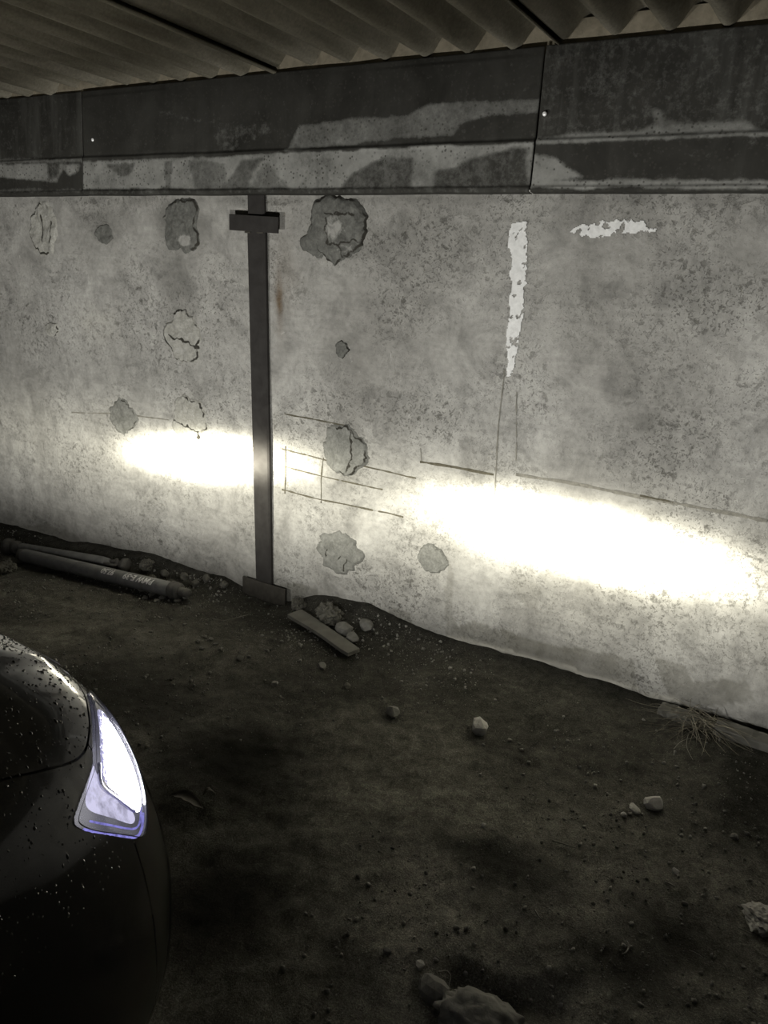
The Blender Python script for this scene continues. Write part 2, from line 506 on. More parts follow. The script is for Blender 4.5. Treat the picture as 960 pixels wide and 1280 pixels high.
wx = np.concatenate([np.linspace(-7, -4.2, 40), np.linspace(-4.18, 0.4, 480), np.linspace(0.45, 3, 36)])
wz = np.linspace(-0.25, 2.0, 225)
WX, WZ = np.meshgrid(wx, wz, indexing='ij')
WYY = WALL_Y - wdisp(WX, WZ)
me = mesh_grid(np.stack([WX, WYY, WZ], -1)[:, ::-1])
def blob(a, px, py, rx, ry, v, p=2.0):
    c = at_y(px, py); s = abs(at_y(px + 1, py)[0] - c[0]); t = abs(at_y(px, py + 1)[2] - c[2])
    d = np.sqrt(((WX - c[0]) / (rx * s)) ** 2 + ((WZ - c[2]) / (ry * t)) ** 2)
    d = d * (1 + 0.9 * fbm(WX * 9, WZ * 9, 4, 61))
    return np.maximum(a, v * np.exp(-d ** p))
def area(a, poly, v, soft=0.02):
    q = wall_xz(poly)
    wxx = WX + 0.05 * fbm(WX * 8, WZ * 8, 4, 71); wzz = WZ + 0.05 * fbm(WX * 8, WZ * 8, 4, 77)
    return np.maximum(a, v * inside(wxx, wzz, q))
st = np.zeros(WX.shape)
st = blob(st, 222, 275, 30, 32, 0.75); st = blob(st, 218, 340, 20, 50, 0.5); st = blob(st, 222, 395, 24, 30, 0.45); st = blob(st, 232, 420, 24, 36, 0.35)
st = blob(st, 418, 285, 48, 48, 0.55); st = blob(st, 130, 280, 24, 26, 0.5); st = blob(st, 54, 285, 26, 34, 0.35)
st = blob(st, 430, 440, 26, 24, 0.4); st = blob(st, 560, 440, 40, 40, 0.32); st = blob(st, 530, 290, 50, 40, 0.35); st = blob(st, 700, 270, 70, 26, 0.4)
st = blob(st, 540, 520, 50, 30, 0.28); st = blob(st, 720, 380, 40, 70, 0.28); st = blob(st, 920, 330, 40, 50, 0.25); st = blob(st, 200, 470, 100, 40, 0.28)
st = blob(st, 480, 250, 700, 7, 0.45); st = blob(st, 20, 450, 60, 60, 0.25); st = blob(st, 805, 530, 16, 14, 0.4); st = blob(st, 870, 380, 14, 16, 0.45)  # long thin strip: shade under the fascia lip, painted in with the stains
st = blob(st, 350, 600, 14, 60, 0.0); st = blob(st, 30, 640, 60, 20, 0.3)
dp = np.zeros(WX.shape)
dp = area(dp, [(560, 812), (560, 790), (600, 780), (650, 792), (720, 812), (790, 828), (800, 862), (960, 915), (960, 930), (560, 830)], 0.62)
dp = area(dp, [(818, 822), (856, 832), (868, 852), (930, 850), (938, 872), (860, 890), (836, 872)], 0.55)
dp = area(dp, [(470, 800), (474, 762), (514, 765), (516, 790)], 0.6)
dp = area(dp, [(345, 750), (352, 728), (395, 735), (400, 760), (380, 765)], 0.55)
dp = area(dp, [(20, 660), (60, 655), (100, 672), (110, 690), (60, 685)], 0.5)
dp = area(dp, [(555, 730), (563, 690), (568, 720), (566, 770), (575, 800), (556, 800)], 0.38)
dp = area(dp, [(640, 730), (655, 715), (680, 735), (675, 765), (660, 760)], 0.25)
dp = blob(dp, 200, 712, 120, 12, 0.35); dp = blob(dp, 440, 770, 50, 16, 0.35)
lm = np.zeros(WX.shape)
for a, b in zip([(560, 797), (640, 818), (720, 842), (800, 866)], [(640, 815), (720, 838), (800, 862), (850, 878)]):
    p, q = wall_xz([a, b]); tpar = (WX - p[0]) / (q[0] - p[0])
    zz = p[1] + (q[1] - p[1]) * tpar
    lm = np.maximum(lm, ((tpar >= 0) & (tpar <= 1)) * np.exp(-((WZ - zz - 0.008 * fbm(WX * 20, WZ, 2, 3)) / 0.010) ** 2) * 0.8)
lm = blob(lm, 240, 300, 14, 8, 0.0); lm = blob(lm, 120, 405, 26, 20, 0.35); lm = blob(lm, 56, 672, 40, 5, 0.7)
rs = blob(np.zeros(WX.shape), 349, 375, 5, 34, 0.95); rs = blob(rs, 356, 345, 16, 60, 0.18)
pit = 0.10 * np.ones(WX.shape)
for b in [(200, 400, 110, 60), (520, 300, 60, 50), (730, 380, 70, 90), (800, 270, 120, 40), (900, 370, 70, 60), (540, 520, 60, 40), (430, 300, 60, 60),
          (250, 500, 60, 30), (840, 560, 60, 60), (930, 700, 40, 120), (40, 410, 40, 60), (330, 330, 30, 60), (900, 620, 60, 60)]:
    pit = blob(pit, *b, 0.26)
for n_, a_ in (('stain', st), ('damp', dp), ('lime', lm), ('rust', rs), ('pit', pit)):
    attr(me, n_, a_[:, ::-1])
wall = tag(link('wall_front', me, MAT['concrete']), kind='structure')

def wall_pt(x, z, off):
    x = np.asarray(x, float); z = np.asarray(z, float)
    return np.stack([x, WALL_Y - wdisp(x, z) - off, z], -1)

# --- mortar patches filling holes in the concrete
def patch(px, py, rx, ry, seed, mat, dome=0.012, crack=(0, 360, 0.9), inner=None, pale=None, rot=0.0, ragged=0.35, name='mortar_patch'):
    c = at_y(px, py)
    sx = abs(at_y(px + 1, py)[0] - c[0]); sz = abs(at_y(px, py + 1)[2] - c[2])
    nr, na = 26, 150
    th = np.linspace(0, 2 * math.pi, na, endpoint=False)
    # horizontal on the wall keeps its direction; ragged radius
    rad = 1 + ragged * (2.0 * fbm(np.cos(th) * 1.5 + seed, np.sin(th) * 1.5 - seed, 2, seed) + 0.55 * fbm(np.cos(th) * 7 + seed, np.sin(th) * 7 - seed, 4, seed + 1))
    rr = np.linspace(0.0, 1.0, nr)
    RR, TH = np.meshgrid(rr, th, indexing='ij')
    cr, srt = math.cos(rot), math.sin(rot)
    ux = np.cos(TH) * RR * rad; uz = np.sin(TH) * RR * rad
    X = c[0] + (ux * cr - uz * srt) * rx * sx; Z = c[2] + (ux * srt + uz * cr) * ry * sz
    prof = np.where(RR < 0.86, 1 - 0.35 * RR ** 2, 0.0)
    prof = (1 - 0.35 * RR ** 2) * (1 - smooth01((RR - 0.84) / 0.16))
    lump = fbm(X * 26 + seed, Z * 26, 4, seed + 5) * 0.016
    off = 0.0015 + dome * prof + lump * (1 - smooth01((RR - 0.8) / 0.2)) * 1.0
    off = np.where(RR > 0.97, -0.004, np.maximum(off, 0.0012))
    P = wall_pt(X, Z, off)
    V = P.reshape(-1, 3); F = []
    idx = np.arange(nr * na).reshape(nr, na)
    a = idx[:-1]; b = idx[1:]
    Q = np.stack([a, np.roll(a, -1, 1), np.roll(b, -1, 1), b], -1).reshape(-1, 4)
    me = mesh_vf(V, Q)
    ang = np.degrees(TH) % 360
    a0, a1, cv = crack
    incr = ((ang - a0) % 360) <= (a1 - a0)
    ck = cv * np.exp(-((RR - 0.90 - 0.22 * fbm(np.cos(TH) * 3 + RR, np.sin(TH) * 3, 4, seed + 9)) / 0.045) ** 2) * incr * (0.35 + 1.0 * vnoise(np.cos(TH) * 5 + seed, np.sin(TH) * 5, seed + 4))
    if inner:
        for (sx0, sy0, sx1, sy1, w_) in inner:       # inner cracks as segments in unit coords
            dx, dy = sx1 - sx0, sy1 - sy0
            wxu = ux + 0.25 * fbm(ux * 5 + seed, uz * 5, 3, seed + 2); wzu = uz + 0.25 * fbm(ux * 5, uz * 5 + seed, 3, seed + 3)
            t_ = np.clip(((wxu - sx0) * dx + (wzu - sy0) * dy) / (dx * dx + dy * dy), 0, 1)
            dd = np.hypot(wxu - sx0 - t_ * dx, wzu - sy0 - t_ * dy)
            ck = np.maximum(ck, 0.85 * np.exp(-(dd / (w_ * 0.75)) ** 2))
    pl = np.zeros(RR.shape)
    if pale:
        for (cx_, cy_, r1, r2, v_) in pale:
            dd = ((ux - cx_) / r1) ** 2 + ((uz - cy_) / r2) ** 2
            pl = np.maximum(pl, v_ * np.exp(-(dd * (1 + 1.2 * fbm(ux * 5, uz * 5, 3, seed))) ** 2))
    attr(me, 'crack', ck); attr(me, 'pale', pl)
    return link(name, me, MAT[mat], wall)

patch(226, 282, 22, 34, 3, 'mortar_dark', 0.014, (300, 480, 0.9), pale=[(0.25, -0.55, 0.4, 0.22, 0.75)])
patch(396, 300, 20, 22, 8, 'mortar_dark', 0.008, (90, 300, 0.4), rot=0.3)
patch(424, 288, 34, 42, 5, 'mortar_dark', 0.018, (0, 360, 0.95), inner=[(-0.4, 0.3, -0.35, -0.35, 0.07), (-0.3, -0.4, 0.7, -0.3, 0.06), (-0.4, 0.45, 0.6, 0.5, 0.06), (0.0, -0.4, 0.2, -0.8, 0.05)],
      pale=[(-0.08, 0.08, 0.32, 0.40, 0.55), (0.3, -0.55, 0.35, 0.16, 0.4)])
patch(228, 420, 21, 36, 12, 'mortar_pale', 0.012, (0, 360, 0.85), inner=[(-0.8, 0.0, 0.9, -0.35, 0.07)], pale=[(-0.1, -0.5, 0.4, 0.15, 0.4)])
patch(153, 521, 16, 23, 14, 'mortar', 0.008, (300, 450, 0.7))
patch(236, 521, 22, 30, 17, 'mortar_pale', 0.010, (320, 470, 0.9), inner=[(-0.8, -0.2, 0.6, -0.6, 0.06), (0.6, -0.6, 0.5, -0.95, 0.05)])
patch(430, 562, 28, 31, 19, 'mortar', 0.016, (260, 470, 0.85), inner=[(0.35, 0.75, 0.45, -0.3, 0.07), (0.45, -0.3, 0.2, -0.85, 0.07)])
patch(425, 690, 31, 28, 23, 'mortar', 0.012, (320, 400, 0.5), inner=[(-0.4, -0.1, -0.45, -0.35, 0.05), (0.1, -0.1, 0.05, -0.3, 0.04), (0.42, -0.05, 0.4, -0.7, 0.05)], rot=-0.25)
patch(540, 699, 20, 18, 27, 'mortar', 0.010, (200, 380, 0.4), ragged=0.25)
patch(53, 286, 17, 33, 29, 'mortar_pale', 0.008, (60, 300, 0.9), inner=[(0.0, 0.5, 0.1, -0.5, 0.08), (0.7, 0.4, 0.6, -0.4, 0.06)], rot=-0.15)
patch(130, 293, 10, 12, 31, 'mortar_dark', 0.005, (0, 360, 0.4))
patch(428, 437, 9, 10, 33, 'mortar_dark', 0.006, (0, 360, 0.9))
patch(66, 412, 9, 9, 35, 'mortar_pale', 0.008, (280, 400, 0.9))

# --- whitewash strokes
def paint_stroke(poly, seed, thin=0.42):
    q = wall_xz(poly)
    x0, z0 = q.min(0) - 0.02; x1, z1 = q.max(0) + 0.02
    st_ = 0.003
    X, Z = np.meshgrid(np.arange(x0, x1, st_), np.arange(z0, z1, st_), indexing='ij')
    wxx = X + 0.022 * fbm(X * 34, Z * 34, 4, seed, 0.7); wzz = Z + 0.024 * fbm(X * 34, Z * 34, 4, seed + 7, 0.7)
    keep = inside(wxx, wzz, q) & (fbm(X * 45, Z * 45, 4, seed + 3, 0.7) < 0.12 + 0.1 * thin)
    P = wall_pt(X, Z, 0.0025)
    idx = np.arange(X.size).reshape(X.shape)
    k = keep[:-1, :-1] & keep[1:, 1:]
    Q = np.stack([idx[:-1, :-1][k], idx[1:, :-1][k], idx[1:, 1:][k], idx[:-1, 1:][k]], -1)
    used, inv = np.unique(Q, return_inverse=True)
    return link('whitewash_stroke', mesh_vf(P.reshape(-1, 3)[used], inv.reshape(-1, 4)), MAT['whitewash'], wall)
o = paint_stroke([(635, 292), (640, 280), (660, 276), (659, 330), (654, 400), (647, 440), (641, 472), (633, 472), (633, 430), (637, 380), (639, 330)], 5)
o['label'] = 'tall tapering white paint stroke'
o = paint_stroke([(713, 290), (722, 282), (760, 277), (806, 276), (810, 284), (824, 285), (822, 291), (806, 290), (765, 293), (742, 298), (725, 294)], 9)
o['label'] = 'short level white paint stroke'

# --- drawn guide lines and shuttering seams
def wall_line(pts, width, mat, seed, name, brk=0.2):
    q = wall_xz(pts)
    seglen = np.hypot(*np.diff(q, axis=0).T); cum = np.concatenate([[0], np.cumsum(seglen)])
    L = np.arange(0, cum[-1], 0.006)
    X = np.interp(L, cum, q[:, 0]); Z = np.interp(L, cum, q[:, 1])
    d = np.gradient(np.stack([X, Z], 1), axis=0); d /= np.linalg.norm(d, axis=1)[:, None] + 1e-9
    nx, nz = -d[:, 1], d[:, 0]
    wob = 0.006 * fbm(L * 6, L * 0 + seed, 3, seed)
    ww = width * (0.55 + 0.9 * vnoise(L * 40, L * 0, seed + 1))
    ww = np.where(fbm(L * 18, L * 0 + 3, 3, seed + 2) < -0.5 + brk, 0.0005, ww)
    P = []
    for s in (-1, 0, 1):
        P.append(wall_pt(X + nx * (wob + s * ww / 2), Z + nz * (wob + s * ww / 2), 0.0022 if s == 0 else 0.0016))
    return link(name, mesh_grid(np.stack(P, 1)), MAT[mat], wall)
for i, (p, w_) in enumerate([([(355, 517), (392, 524), (436, 532)], 0.005), ([(352, 561), (404, 574)], 0.005), ([(404, 574), (450, 582), (521, 598)], 0.0055),
                            ([(355, 584), (404, 596), (480, 612)], 0.005), ([(352, 612), (404, 625), (484, 641), (505, 647)], 0.006),
                            ([(357, 558), (356, 618)], 0.0055), ([(404, 572), (401, 600), (401, 630)], 0.005)]):
    wall_line(p, w_, 'charcoal', 100 + i, 'guide_line')
for i, (p, w_, m_) in enumerate([([(525, 577), (570, 584), (618, 594)], 0.008, 'charcoal'), ([(645, 593), (740, 609), (850, 630), (960, 651)], 0.010, 'seam'),
                                 ([(800, 620), (845, 629)], 0.009, 'charcoal'), ([(631, 462), (624, 530), (618, 622)], 0.005, 'seam'), ([(646, 490), (645, 577)], 0.004, 'seam'),
                                 ([(90, 516), (150, 517), (212, 525)], 0.006, 'seam'), ([(525, 560), (527, 578)], 0.004, 'seam')]):
    wall_line(p, w_, m_, 200 + i, 'shuttering_seam')

# ================================================================== ROOF
ceiling = tag(empty('ceiling'), kind='structure')
PITCH = 0.15; AMP = 0.034
def roof_sheet(x0, x1, lift, y0=-2.6, y1=2.66, seed=0):
    nx = int((x1 - x0) / 0.0125) + 1; ny = 40
    xs_ = np.linspace(x0, x1, nx); ys_ = np.linspace(y0, y1, ny)
    X, Y = np.meshgrid(xs_, ys_, indexing='ij')
    base = 2.013 + AMP + 0.0726 * (WALL_Y - Y) + AMP * np.cos(2 * math.pi * (X + 0.925) / PITCH + math.pi)
    base = base + lift[0] + (lift[1] - lift[0]) * (X - x0) / (x1 - x0) + 0.004 * fbm(X * 2, Y * 2, 2, seed)
    Xs = X + 0.0144 * (Y - WALL_Y)
    lo = np.stack([Xs, Y, base], -1); hi = np.stack([Xs, Y, base + 0.007], -1)
    V = np.concatenate([lo.reshape(-1, 3), hi.reshape(-1, 3)])
    idx = np.arange(nx * ny).reshape(nx, ny); N = nx * ny
    Q = [np.stack([idx[:-1, :-1], idx[:-1, 1:], idx[1:, 1:], idx[1:, :-1]], -1).reshape(-1, 4),
         np.stack([idx[:-1, :-1], idx[1:, :-1], idx[1:, 1:], idx[:-1, 1:]], -1).reshape(-1, 4) + N]
    def strip(e):
        return np.stack([e[:-1], e[1:], e[1:] + N, e[:-1] + N], -1)
    Q += [strip(idx[0, :]), strip(idx[-1, :]), strip(idx[:, 0]), strip(idx[:, -1])]
    return link('roofing_sheet', mesh_vf(V, np.concatenate(Q)), MAT['roof'], ceiling)
SEAMS = [-7.225, -6.175, -5.125, -4.10, -3.08, -1.965, -0.93, 0.12, 1.17, 2.22, 3.27]
for i in range(len(SEAMS) - 1):
    roof_sheet(SEAMS[i] - 0.07, SEAMS[i + 1], (0.024, 0.0), seed=i)

# added brown fill standing in for the lit insides of the sheet hollows
bx_ = np.linspace(-7, 3, 400); bz_ = np.linspace(1.98, 2.085, 8)
BX, BZ = np.meshgrid(bx_, bz_, indexing='ij')
me = mesh_grid(np.stack([BX, 2.516 + 0.012 * fbm(BX * 6, BZ * 20, 3, 5), BZ], -1)[:, ::-1])
tag(link('trim_1', me, mat_simple('mortar_bedding', (0.17, 0.15, 0.11), (0.30, 0.265, 0.20), 25, 0.95, 0.5, 0.006)), kind='structure')

# ================================================================== FASCIA SHEETS
def fascia(x0, x1, bare_polys, dark_polys, streak_fn, label, seed, lift=0.0, base_bare=0.0):
    nx = max(60, int((x1 - x0) / 0.006)); xs_ = np.linspace(x0, x1, nx)
    # profile points: (z, y offset towards the room)
    prof = [(2.020, 0.004), (1.772, 0.022), (1.762, 0.031), (1.752, 0.029), (1.640, 0.036), (1.632, 0.042), (1.622, 0.040), (1.617, 0.012)]
    zz = []; yy = []
    for (za, ya), (zb, yb), n_ in zip(prof[:-1], prof[1:], (52, 3, 3, 26, 3, 3, 4)):
        for k in range(n_):
            t_ = k / n_; zz.append(za + (zb - za) * t_); yy.append(ya + (yb - ya) * t_)
    zz.append(prof[-1][0]); yy.append(prof[-1][1])
    zz = np.array(zz); yy = np.array(yy)
    X, Z = np.meshgrid(xs_, zz, indexing='ij'); Yo = np.broadcast_to(yy, X.shape)
    den = 0.010 * fbm(X * 2.2, Z * 4, 3, seed) + 0.003 * fbm(X * 10, Z * 10, 2, seed + 1)
    Y = WALL_Y - 0.012 - Yo - lift - den * (Z < 2.0)
    Zd = Z + 0.004 * fbm(X * 4, Z * 0, 2, seed + 4) * (Z < 1.8)
    me = mesh_grid(np.stack([X, Y, Zd], -1)[:, ::-1])
    bare = np.where(Z > 1.77, base_bare, 0.0)
    wxx = X + 0.02 * fbm(X * 14, Z * 14, 4, seed + 11); wzz = Z + 0.014 * fbm(X * 14, Z * 14, 4, seed + 12)
    for poly, v in bare_polys:
        bare = np.where(inside(wxx, wzz, wall_xz(poly, WALL_Y - 0.04)), v, bare)
    for poly, v in dark_polys:
        bare = np.where(inside(wxx, wzz, wall_xz(poly, WALL_Y - 0.045)), v, bare)
    bare = np.where(Z < 1.622, bare * 0.3, bare)
    for _ in range(2):
        p_ = np.pad(bare, 1, mode='edge')
        bare = (p_[1:-1, 1:-1] * 2 + p_[:-2, 1:-1] + p_[2:, 1:-1] + p_[1:-1, :-2] + p_[1:-1, 2:]) / 6
    bare = bare * (0.75 + 0.5 * vnoise(X * 9, Z * 9, seed + 20))
    attr(me, 'bare', bare[:, ::-1])
    attr(me, 'streak', streak_fn(X, Z)[:, ::-1])
    o = link('metal_fascia_sheet', me, MAT['fascia'])
    md = o.modifiers.new('thickness', 'SOLIDIFY'); md.thickness = 0.0015; md.offset = 0
    tag(o, label, 'metal sheet')
    return o

xL = at_y(104.5, 180, WALL_Y - 0.03)[0]; xR = at_y(671.5, 178, WALL_Y - 0.03)[0]
f_left = fascia(-5.2, xL - 0.005, [([(-80, 204), (20, 205), (100, 205), (99, 214), (86, 220), (80, 212), (72, 228), (40, 226), (16, 223), (0, 222), (-80, 225)], 0.85),
                           ([(-80, 236), (104, 236), (104, 241), (-80, 241)], 0.25), ([(-80, 199), (104, 198), (104, 203), (-80, 204)], 0.4)],
                [([(58, 205), (74, 204), (72, 222), (60, 225)], 0.25)],
                lambda X, Z: np.where(Z > 1.78, 0.75, 0.2), 'dark metal fascia sheet at the left end, pale stripe on its lower band', 3, 0.0, 0.05)
f_mid = fascia(xL + 0.002, xR - 0.004, [
    ([(105, 203), (240, 198), (370, 191), (480, 186), (600, 181), (671, 177), (671, 236), (105, 241)], 0.95),
    ([(355, 184), (360, 187), (372, 155), (415, 151), (505, 146), (535, 129), (600, 125), (674, 122), (674, 139), (615, 143), (575, 153), (566, 169), (500, 174), (420, 181), (375, 187), (357, 190)], 0.50),
    ([(262, 155), (290, 158), (345, 160), (330, 170), (300, 180), (285, 192), (272, 184), (266, 170)], 0.16),
    ([(195, 138), (240, 147), (300, 156), (330, 156), (330, 159), (240, 152), (196, 141)], 0.22)],
    [([(132, 206), (170, 204), (166, 217), (152, 222), (140, 212)], 0.35), ([(205, 203), (216, 202), (216, 236), (208, 237)], 0.45),
     ([(236, 202), (256, 201), (282, 203), (284, 236), (246, 238)], 0.5), ([(278, 239), (290, 220), (302, 201), (332, 198), (318, 215), (310, 238)], 0.38),
     ([(312, 238), (330, 206), (336, 203), (346, 220), (366, 237)], 0.6), ([(395, 206), (404, 196), (420, 199), (414, 208), (410, 238), (398, 238)], 0.72),
     ([(428, 238), (440, 216), (462, 204), (478, 196), (482, 195), (482, 238)], 0.22), ([(480, 196), (515, 196), (514, 236), (480, 237)], 0.36),
     ([(543, 236), (546, 214), (568, 210), (584, 198), (616, 190), (636, 185), (660, 184), (658, 200), (662, 234)], 0.2),
     ([(105, 236), (480, 236), (671, 231), (671, 240), (105, 243)], 0.12)],
    lambda X, Z: np.where(Z > 1.78, 0.15, 0.35), 'long dark metal fascia sheet in the middle with peeled pale patches above the post', 7, 0.003)
f_right = fascia(xR + 0.002, 3.0, [
    ([(670, 172), (700, 169), (745, 166), (800, 163), (812, 157), (825, 154), (890, 154), (935, 152), (945, 160), (960, 163), (1100, 160), (1100, 166), (960, 170), (800, 175), (672, 180)], 0.80),
    ([(814, 132), (825, 138), (838, 158), (826, 160), (816, 146)], 0.6),
    ([(668, 191), (690, 195), (712, 207), (732, 222), (668, 228)], 0.9), ([(664, 226), (800, 225), (960, 224), (1100, 223), (1100, 234), (960, 235), (800, 235), (664, 236)], 1.0)],
    [], lambda X, Z: np.where(Z > 1.78, 1.0, 0.3), 'spotted grey metal fascia sheet at the right end with a pale bottom edge', 13, 0.006, 0.11)
def screw(px, py, parent, r=0.006, lift=0.0):
    p = at_y(px, py, WALL_Y - 0.055 - lift)
    bm = bmesh.new(); bmesh.ops.create_uvsphere(bm, u_segments=10, v_segments=6, radius=r)
    bmesh.ops.scale(bm, vec=(1, 0.6, 1), verts=bm.verts); bmesh.ops.translate(bm, vec=(p[0], WALL_Y - 0.036 - lift, p[2]), verts=bm.verts)
    o = bm_obj('screw', bm, MAT['screw'], parent, True); return o
screw(111, 174, f_mid, 0.007, 0.003); screw(678, 141, f_right, 0.007, 0.006)

# ================================================================== STEEL POST
pb = at_y(328.7, 730, WALL_Y - 0.024); pt_ = at_y(318.8, 289, WALL_Y - 0.024)
post = tag(empty('steel_post', (pb[0], WALL_Y - 0.03, -0.06)), 'dark steel post standing against the concrete wall, cross plate near its top', 'post')
def post_part(name, bm, loc, mat, rotz=0.0, roty=0.0):
    o = bm_obj(name, bm, MAT[mat], post)
    o.location = Vector(loc) - post.location
    o.rotation_euler = (0, roty, rotz)
    return o
xpost = (pb[0] + pt_[0]) / 2
def channel(w, d, h, t=0.006):
    """steel channel section, web towards the room"""
    prof = [(-w / 2, d), (-w / 2, 0.006), (-w / 2 + 0.006, 0), (w / 2 - 0.006, 0), (w / 2, 0.006), (w / 2, d), (w / 2 - t, d), (w / 2 - t, t), (-w / 2 + t, t), (-w / 2 + t, d)]
    bm = bmesh.new(); lo = [bm.verts.new((x, y, 0)) for x, y in prof]; hi = [bm.verts.new((x, y, h)) for x, y in prof]
    n = len(prof)
    for i in range(n): bm.faces.new((lo[i], lo[(i + 1) % n], hi[(i + 1) % n], hi[i]))
    bm.faces.new(lo[::-1]); bm.faces.new(hi)
    bmesh.ops.recalc_face_normals(bm, faces=bm.faces)
    return bm
post_part('shaft', channel(0.086, 0.018, 1.56), (xpost, WALL_Y - 0.024, -0.05), 'steel')
post_part('upper_stub', channel(0.080, 0.014, 0.13), (xpost - 0.002, WALL_Y - 0.019, 1.505), 'steel')
cb = at_y(317, 279.5, WALL_Y - 0.028)
post_part('cross_plate', box_bm(0.236, 0.008, 0.058, 0.002), (cb[0], WALL_Y - 0.028, cb[2]), 'steel', 0.0, math.radians(2.0))
bp = at_y(330, 738, WALL_Y - 0.030)
post_part('base_plate', box_bm(0.235, 0.010, 0.085, 0.002), (bp[0], WALL_Y - 0.030, bp[2] - 0.005), 'rustplate', 0.0, math.radians(1.0))
for dx in (-0.03, 0.03):
    post_part('weld_bead', box_bm(0.030, 0.008, 0.007, 0.003), (cb[0] + dx, WALL_Y - 0.027, cb[2] - 0.031), 'rustplate')

# ================================================================== CAR
XC = -1.58
OUT = np.array([(0, .94), (.2, .932), (.4, .908), (.55, .868), (.675, .81), (.76, .725), (.815, .60), (.845, .44), (.855, .25), (.86, 0), (.865, -.5), (.865, -1.2), (.865, -1.9),
                (.86, -2.4), (.84, -2.9), (.78, -3.15), (.6, -3.28), (.3, -3.32), (0, -3.33)])
QF = [.07, .02, 0, .02, .06, .11, .165, .235, .32, .45, .6, .8, 1]
ZF = [.18, .26, .40, .50, .58, .65, .703, .742, .766, .786, .806, .822, .832]
QS = [.03, .005, 0, .004, .016, .033, .058, .10, .16, .26, .48, .75, 1]
ZS = [.20, .30, .42, .52, .60, .67, .73, .775, .805, .835, .86, .875, .88]
def crom(P, u):
    P = np.asarray(P, float); n = len(P)
    u = np.clip(u, 0, n - 1 - 1e-9); i = u.astype(int); f = u - i
    g = lambda k: P[np.clip(k, 0, n - 1)]
    f = f[:, None] if P.ndim > 1 else f
    p0, p1, p2, p3 = g(i - 1), g(i), g(i + 1), g(i + 2)
    return .5 * ((2 * p1) + (-p0 + p2) * f + (2 * p0 - 5 * p1 + 4 * p2 - p3) * f * f + (-p0 + 3 * p1 - 3 * p2 + p3) * f ** 3)
def surf(s, t):
    s = np.asarray(s, float).ravel(); t = np.asarray(t, float).ravel()
    o = crom(OUT, s); e = 1e-3
    d = crom(OUT, np.clip(s + e, 0, 18)) - crom(OUT, np.clip(s - e, 0, 18))
    n = np.stack([-d[:, 1], d[:, 0]], 1); n /= np.linalg.norm(n, axis=1)[:, None] + 1e-12
    wf = np.clip(np.abs(n[:, 1]), 0, 1)
    q = np.maximum(crom(QF, t) * wf + crom(QS, t) * (1 - wf), 0); z = crom(ZF, t) * wf + crom(ZS, t) * (1 - wf)
    nf = np.clip(1 - (o[:, 0] / .87) ** 2, 0, 1)
    sy = o[:, 1] - .62 * nf * np.where(o[:, 1] > -1.2, 1, -1)
    x = o[:, 0] * (1 - q); y = o[:, 1] * (1 - q) + sy * q
    rise = .11 * np.clip((.55 - y) / 1.0, 0, 1)
    zz = z + rise * np.clip((t - 5) / 3, 0, 1)
    # raised centre of the hood with a crease on either side
    ridge = 0.010 * smooth01((0.50 + 0.10 * np.clip(.8 - y, 0, 1) - np.abs(x)) / 0.05) * smooth01((t - 6.8) / 1.0) * (y > -0.6)
    return np.stack([x, y, zz + ridge], 1)
def surf_n(s, t):
    s = np.asarray(s, float).ravel(); t = np.asarray(t, float).ravel(); e = 0.01
    a = surf(np.clip(s + e, 0, 18), t) - surf(np.clip(s - e, 0, 18), t)
    b = surf(s, np.clip(t + e, 0, 12)) - surf(s, np.clip(t - e, 0, 12))
    n = np.cross(b, a); n /= np.linalg.norm(n, axis=1)[:, None] + 1e-12
    flip = (n * (surf(s, t) - np.array([0, -1.2, .45]))).sum(1) < 0
    n[flip] *= -1
    return n
# headlight outline in body coordinates (around the corner, up the body)
LP = np.array([(4.02, 6.42), (4.3, 6.62), (4.85, 6.62), (5.3, 6.4), (5.59, 6.05), (5.82, 5.88), (6.02, 5.72), (6.16, 5.56), (6.17, 5.38), (6.0, 4.95),
               (5.57, 4.21), (5.34, 3.88), (5.14, 3.83), (4.85, 4.12), (4.58, 4.42), (4.3, 4.85), (4.05, 5.4), (3.92, 6.0)])
LC = np.array([4.95, 5.3])
LPc = np.concatenate([crom(np.concatenate([LP[-2:], LP, LP[:3]]), np.arange(len(LP) * 8) / 8 + 2)])
_ang = np.arctan2(LPc[:, 1] - LC[1], LPc[:, 0] - LC[0]); _rad = np.hypot(*(LPc - LC).T)
_o = np.argsort(_ang); _ang = _ang[_o]; _rad = _rad[_o]
def lrad(th):
    return np.interp(th, _ang, _rad, period=2 * math.pi)
def rho(s, t):
    return np.hypot(s - LC[0], t - LC[1]) / lrad(np.arctan2(t - LC[1], s - LC[0]))

TH_S = np.array([0, 3.0, 3.6, 4.2, 4.85, 5.3, 5.6, 5.85, 6.16, 6.59, 7.2, 8.2, 9.5, 18])
TH_T = np.array([6.72, 6.8, 6.8, 6.78, 6.76, 6.56, 6.42, 6.52, 6.86, 7.34, 7.6, 7.75, 7.8, 7.8])
def seam_t(s):
    return crom(TH_T, np.interp(s, TH_S, np.arange(len(TH_S))))
S_SEAM = 5.47         # fender / bumper joint

car = tag(empty('car', (XC, 0, 0)), 'dark wet car at the lower left, headlight lit and facing the wall', 'car')
car.location = (XC, 0, 0)

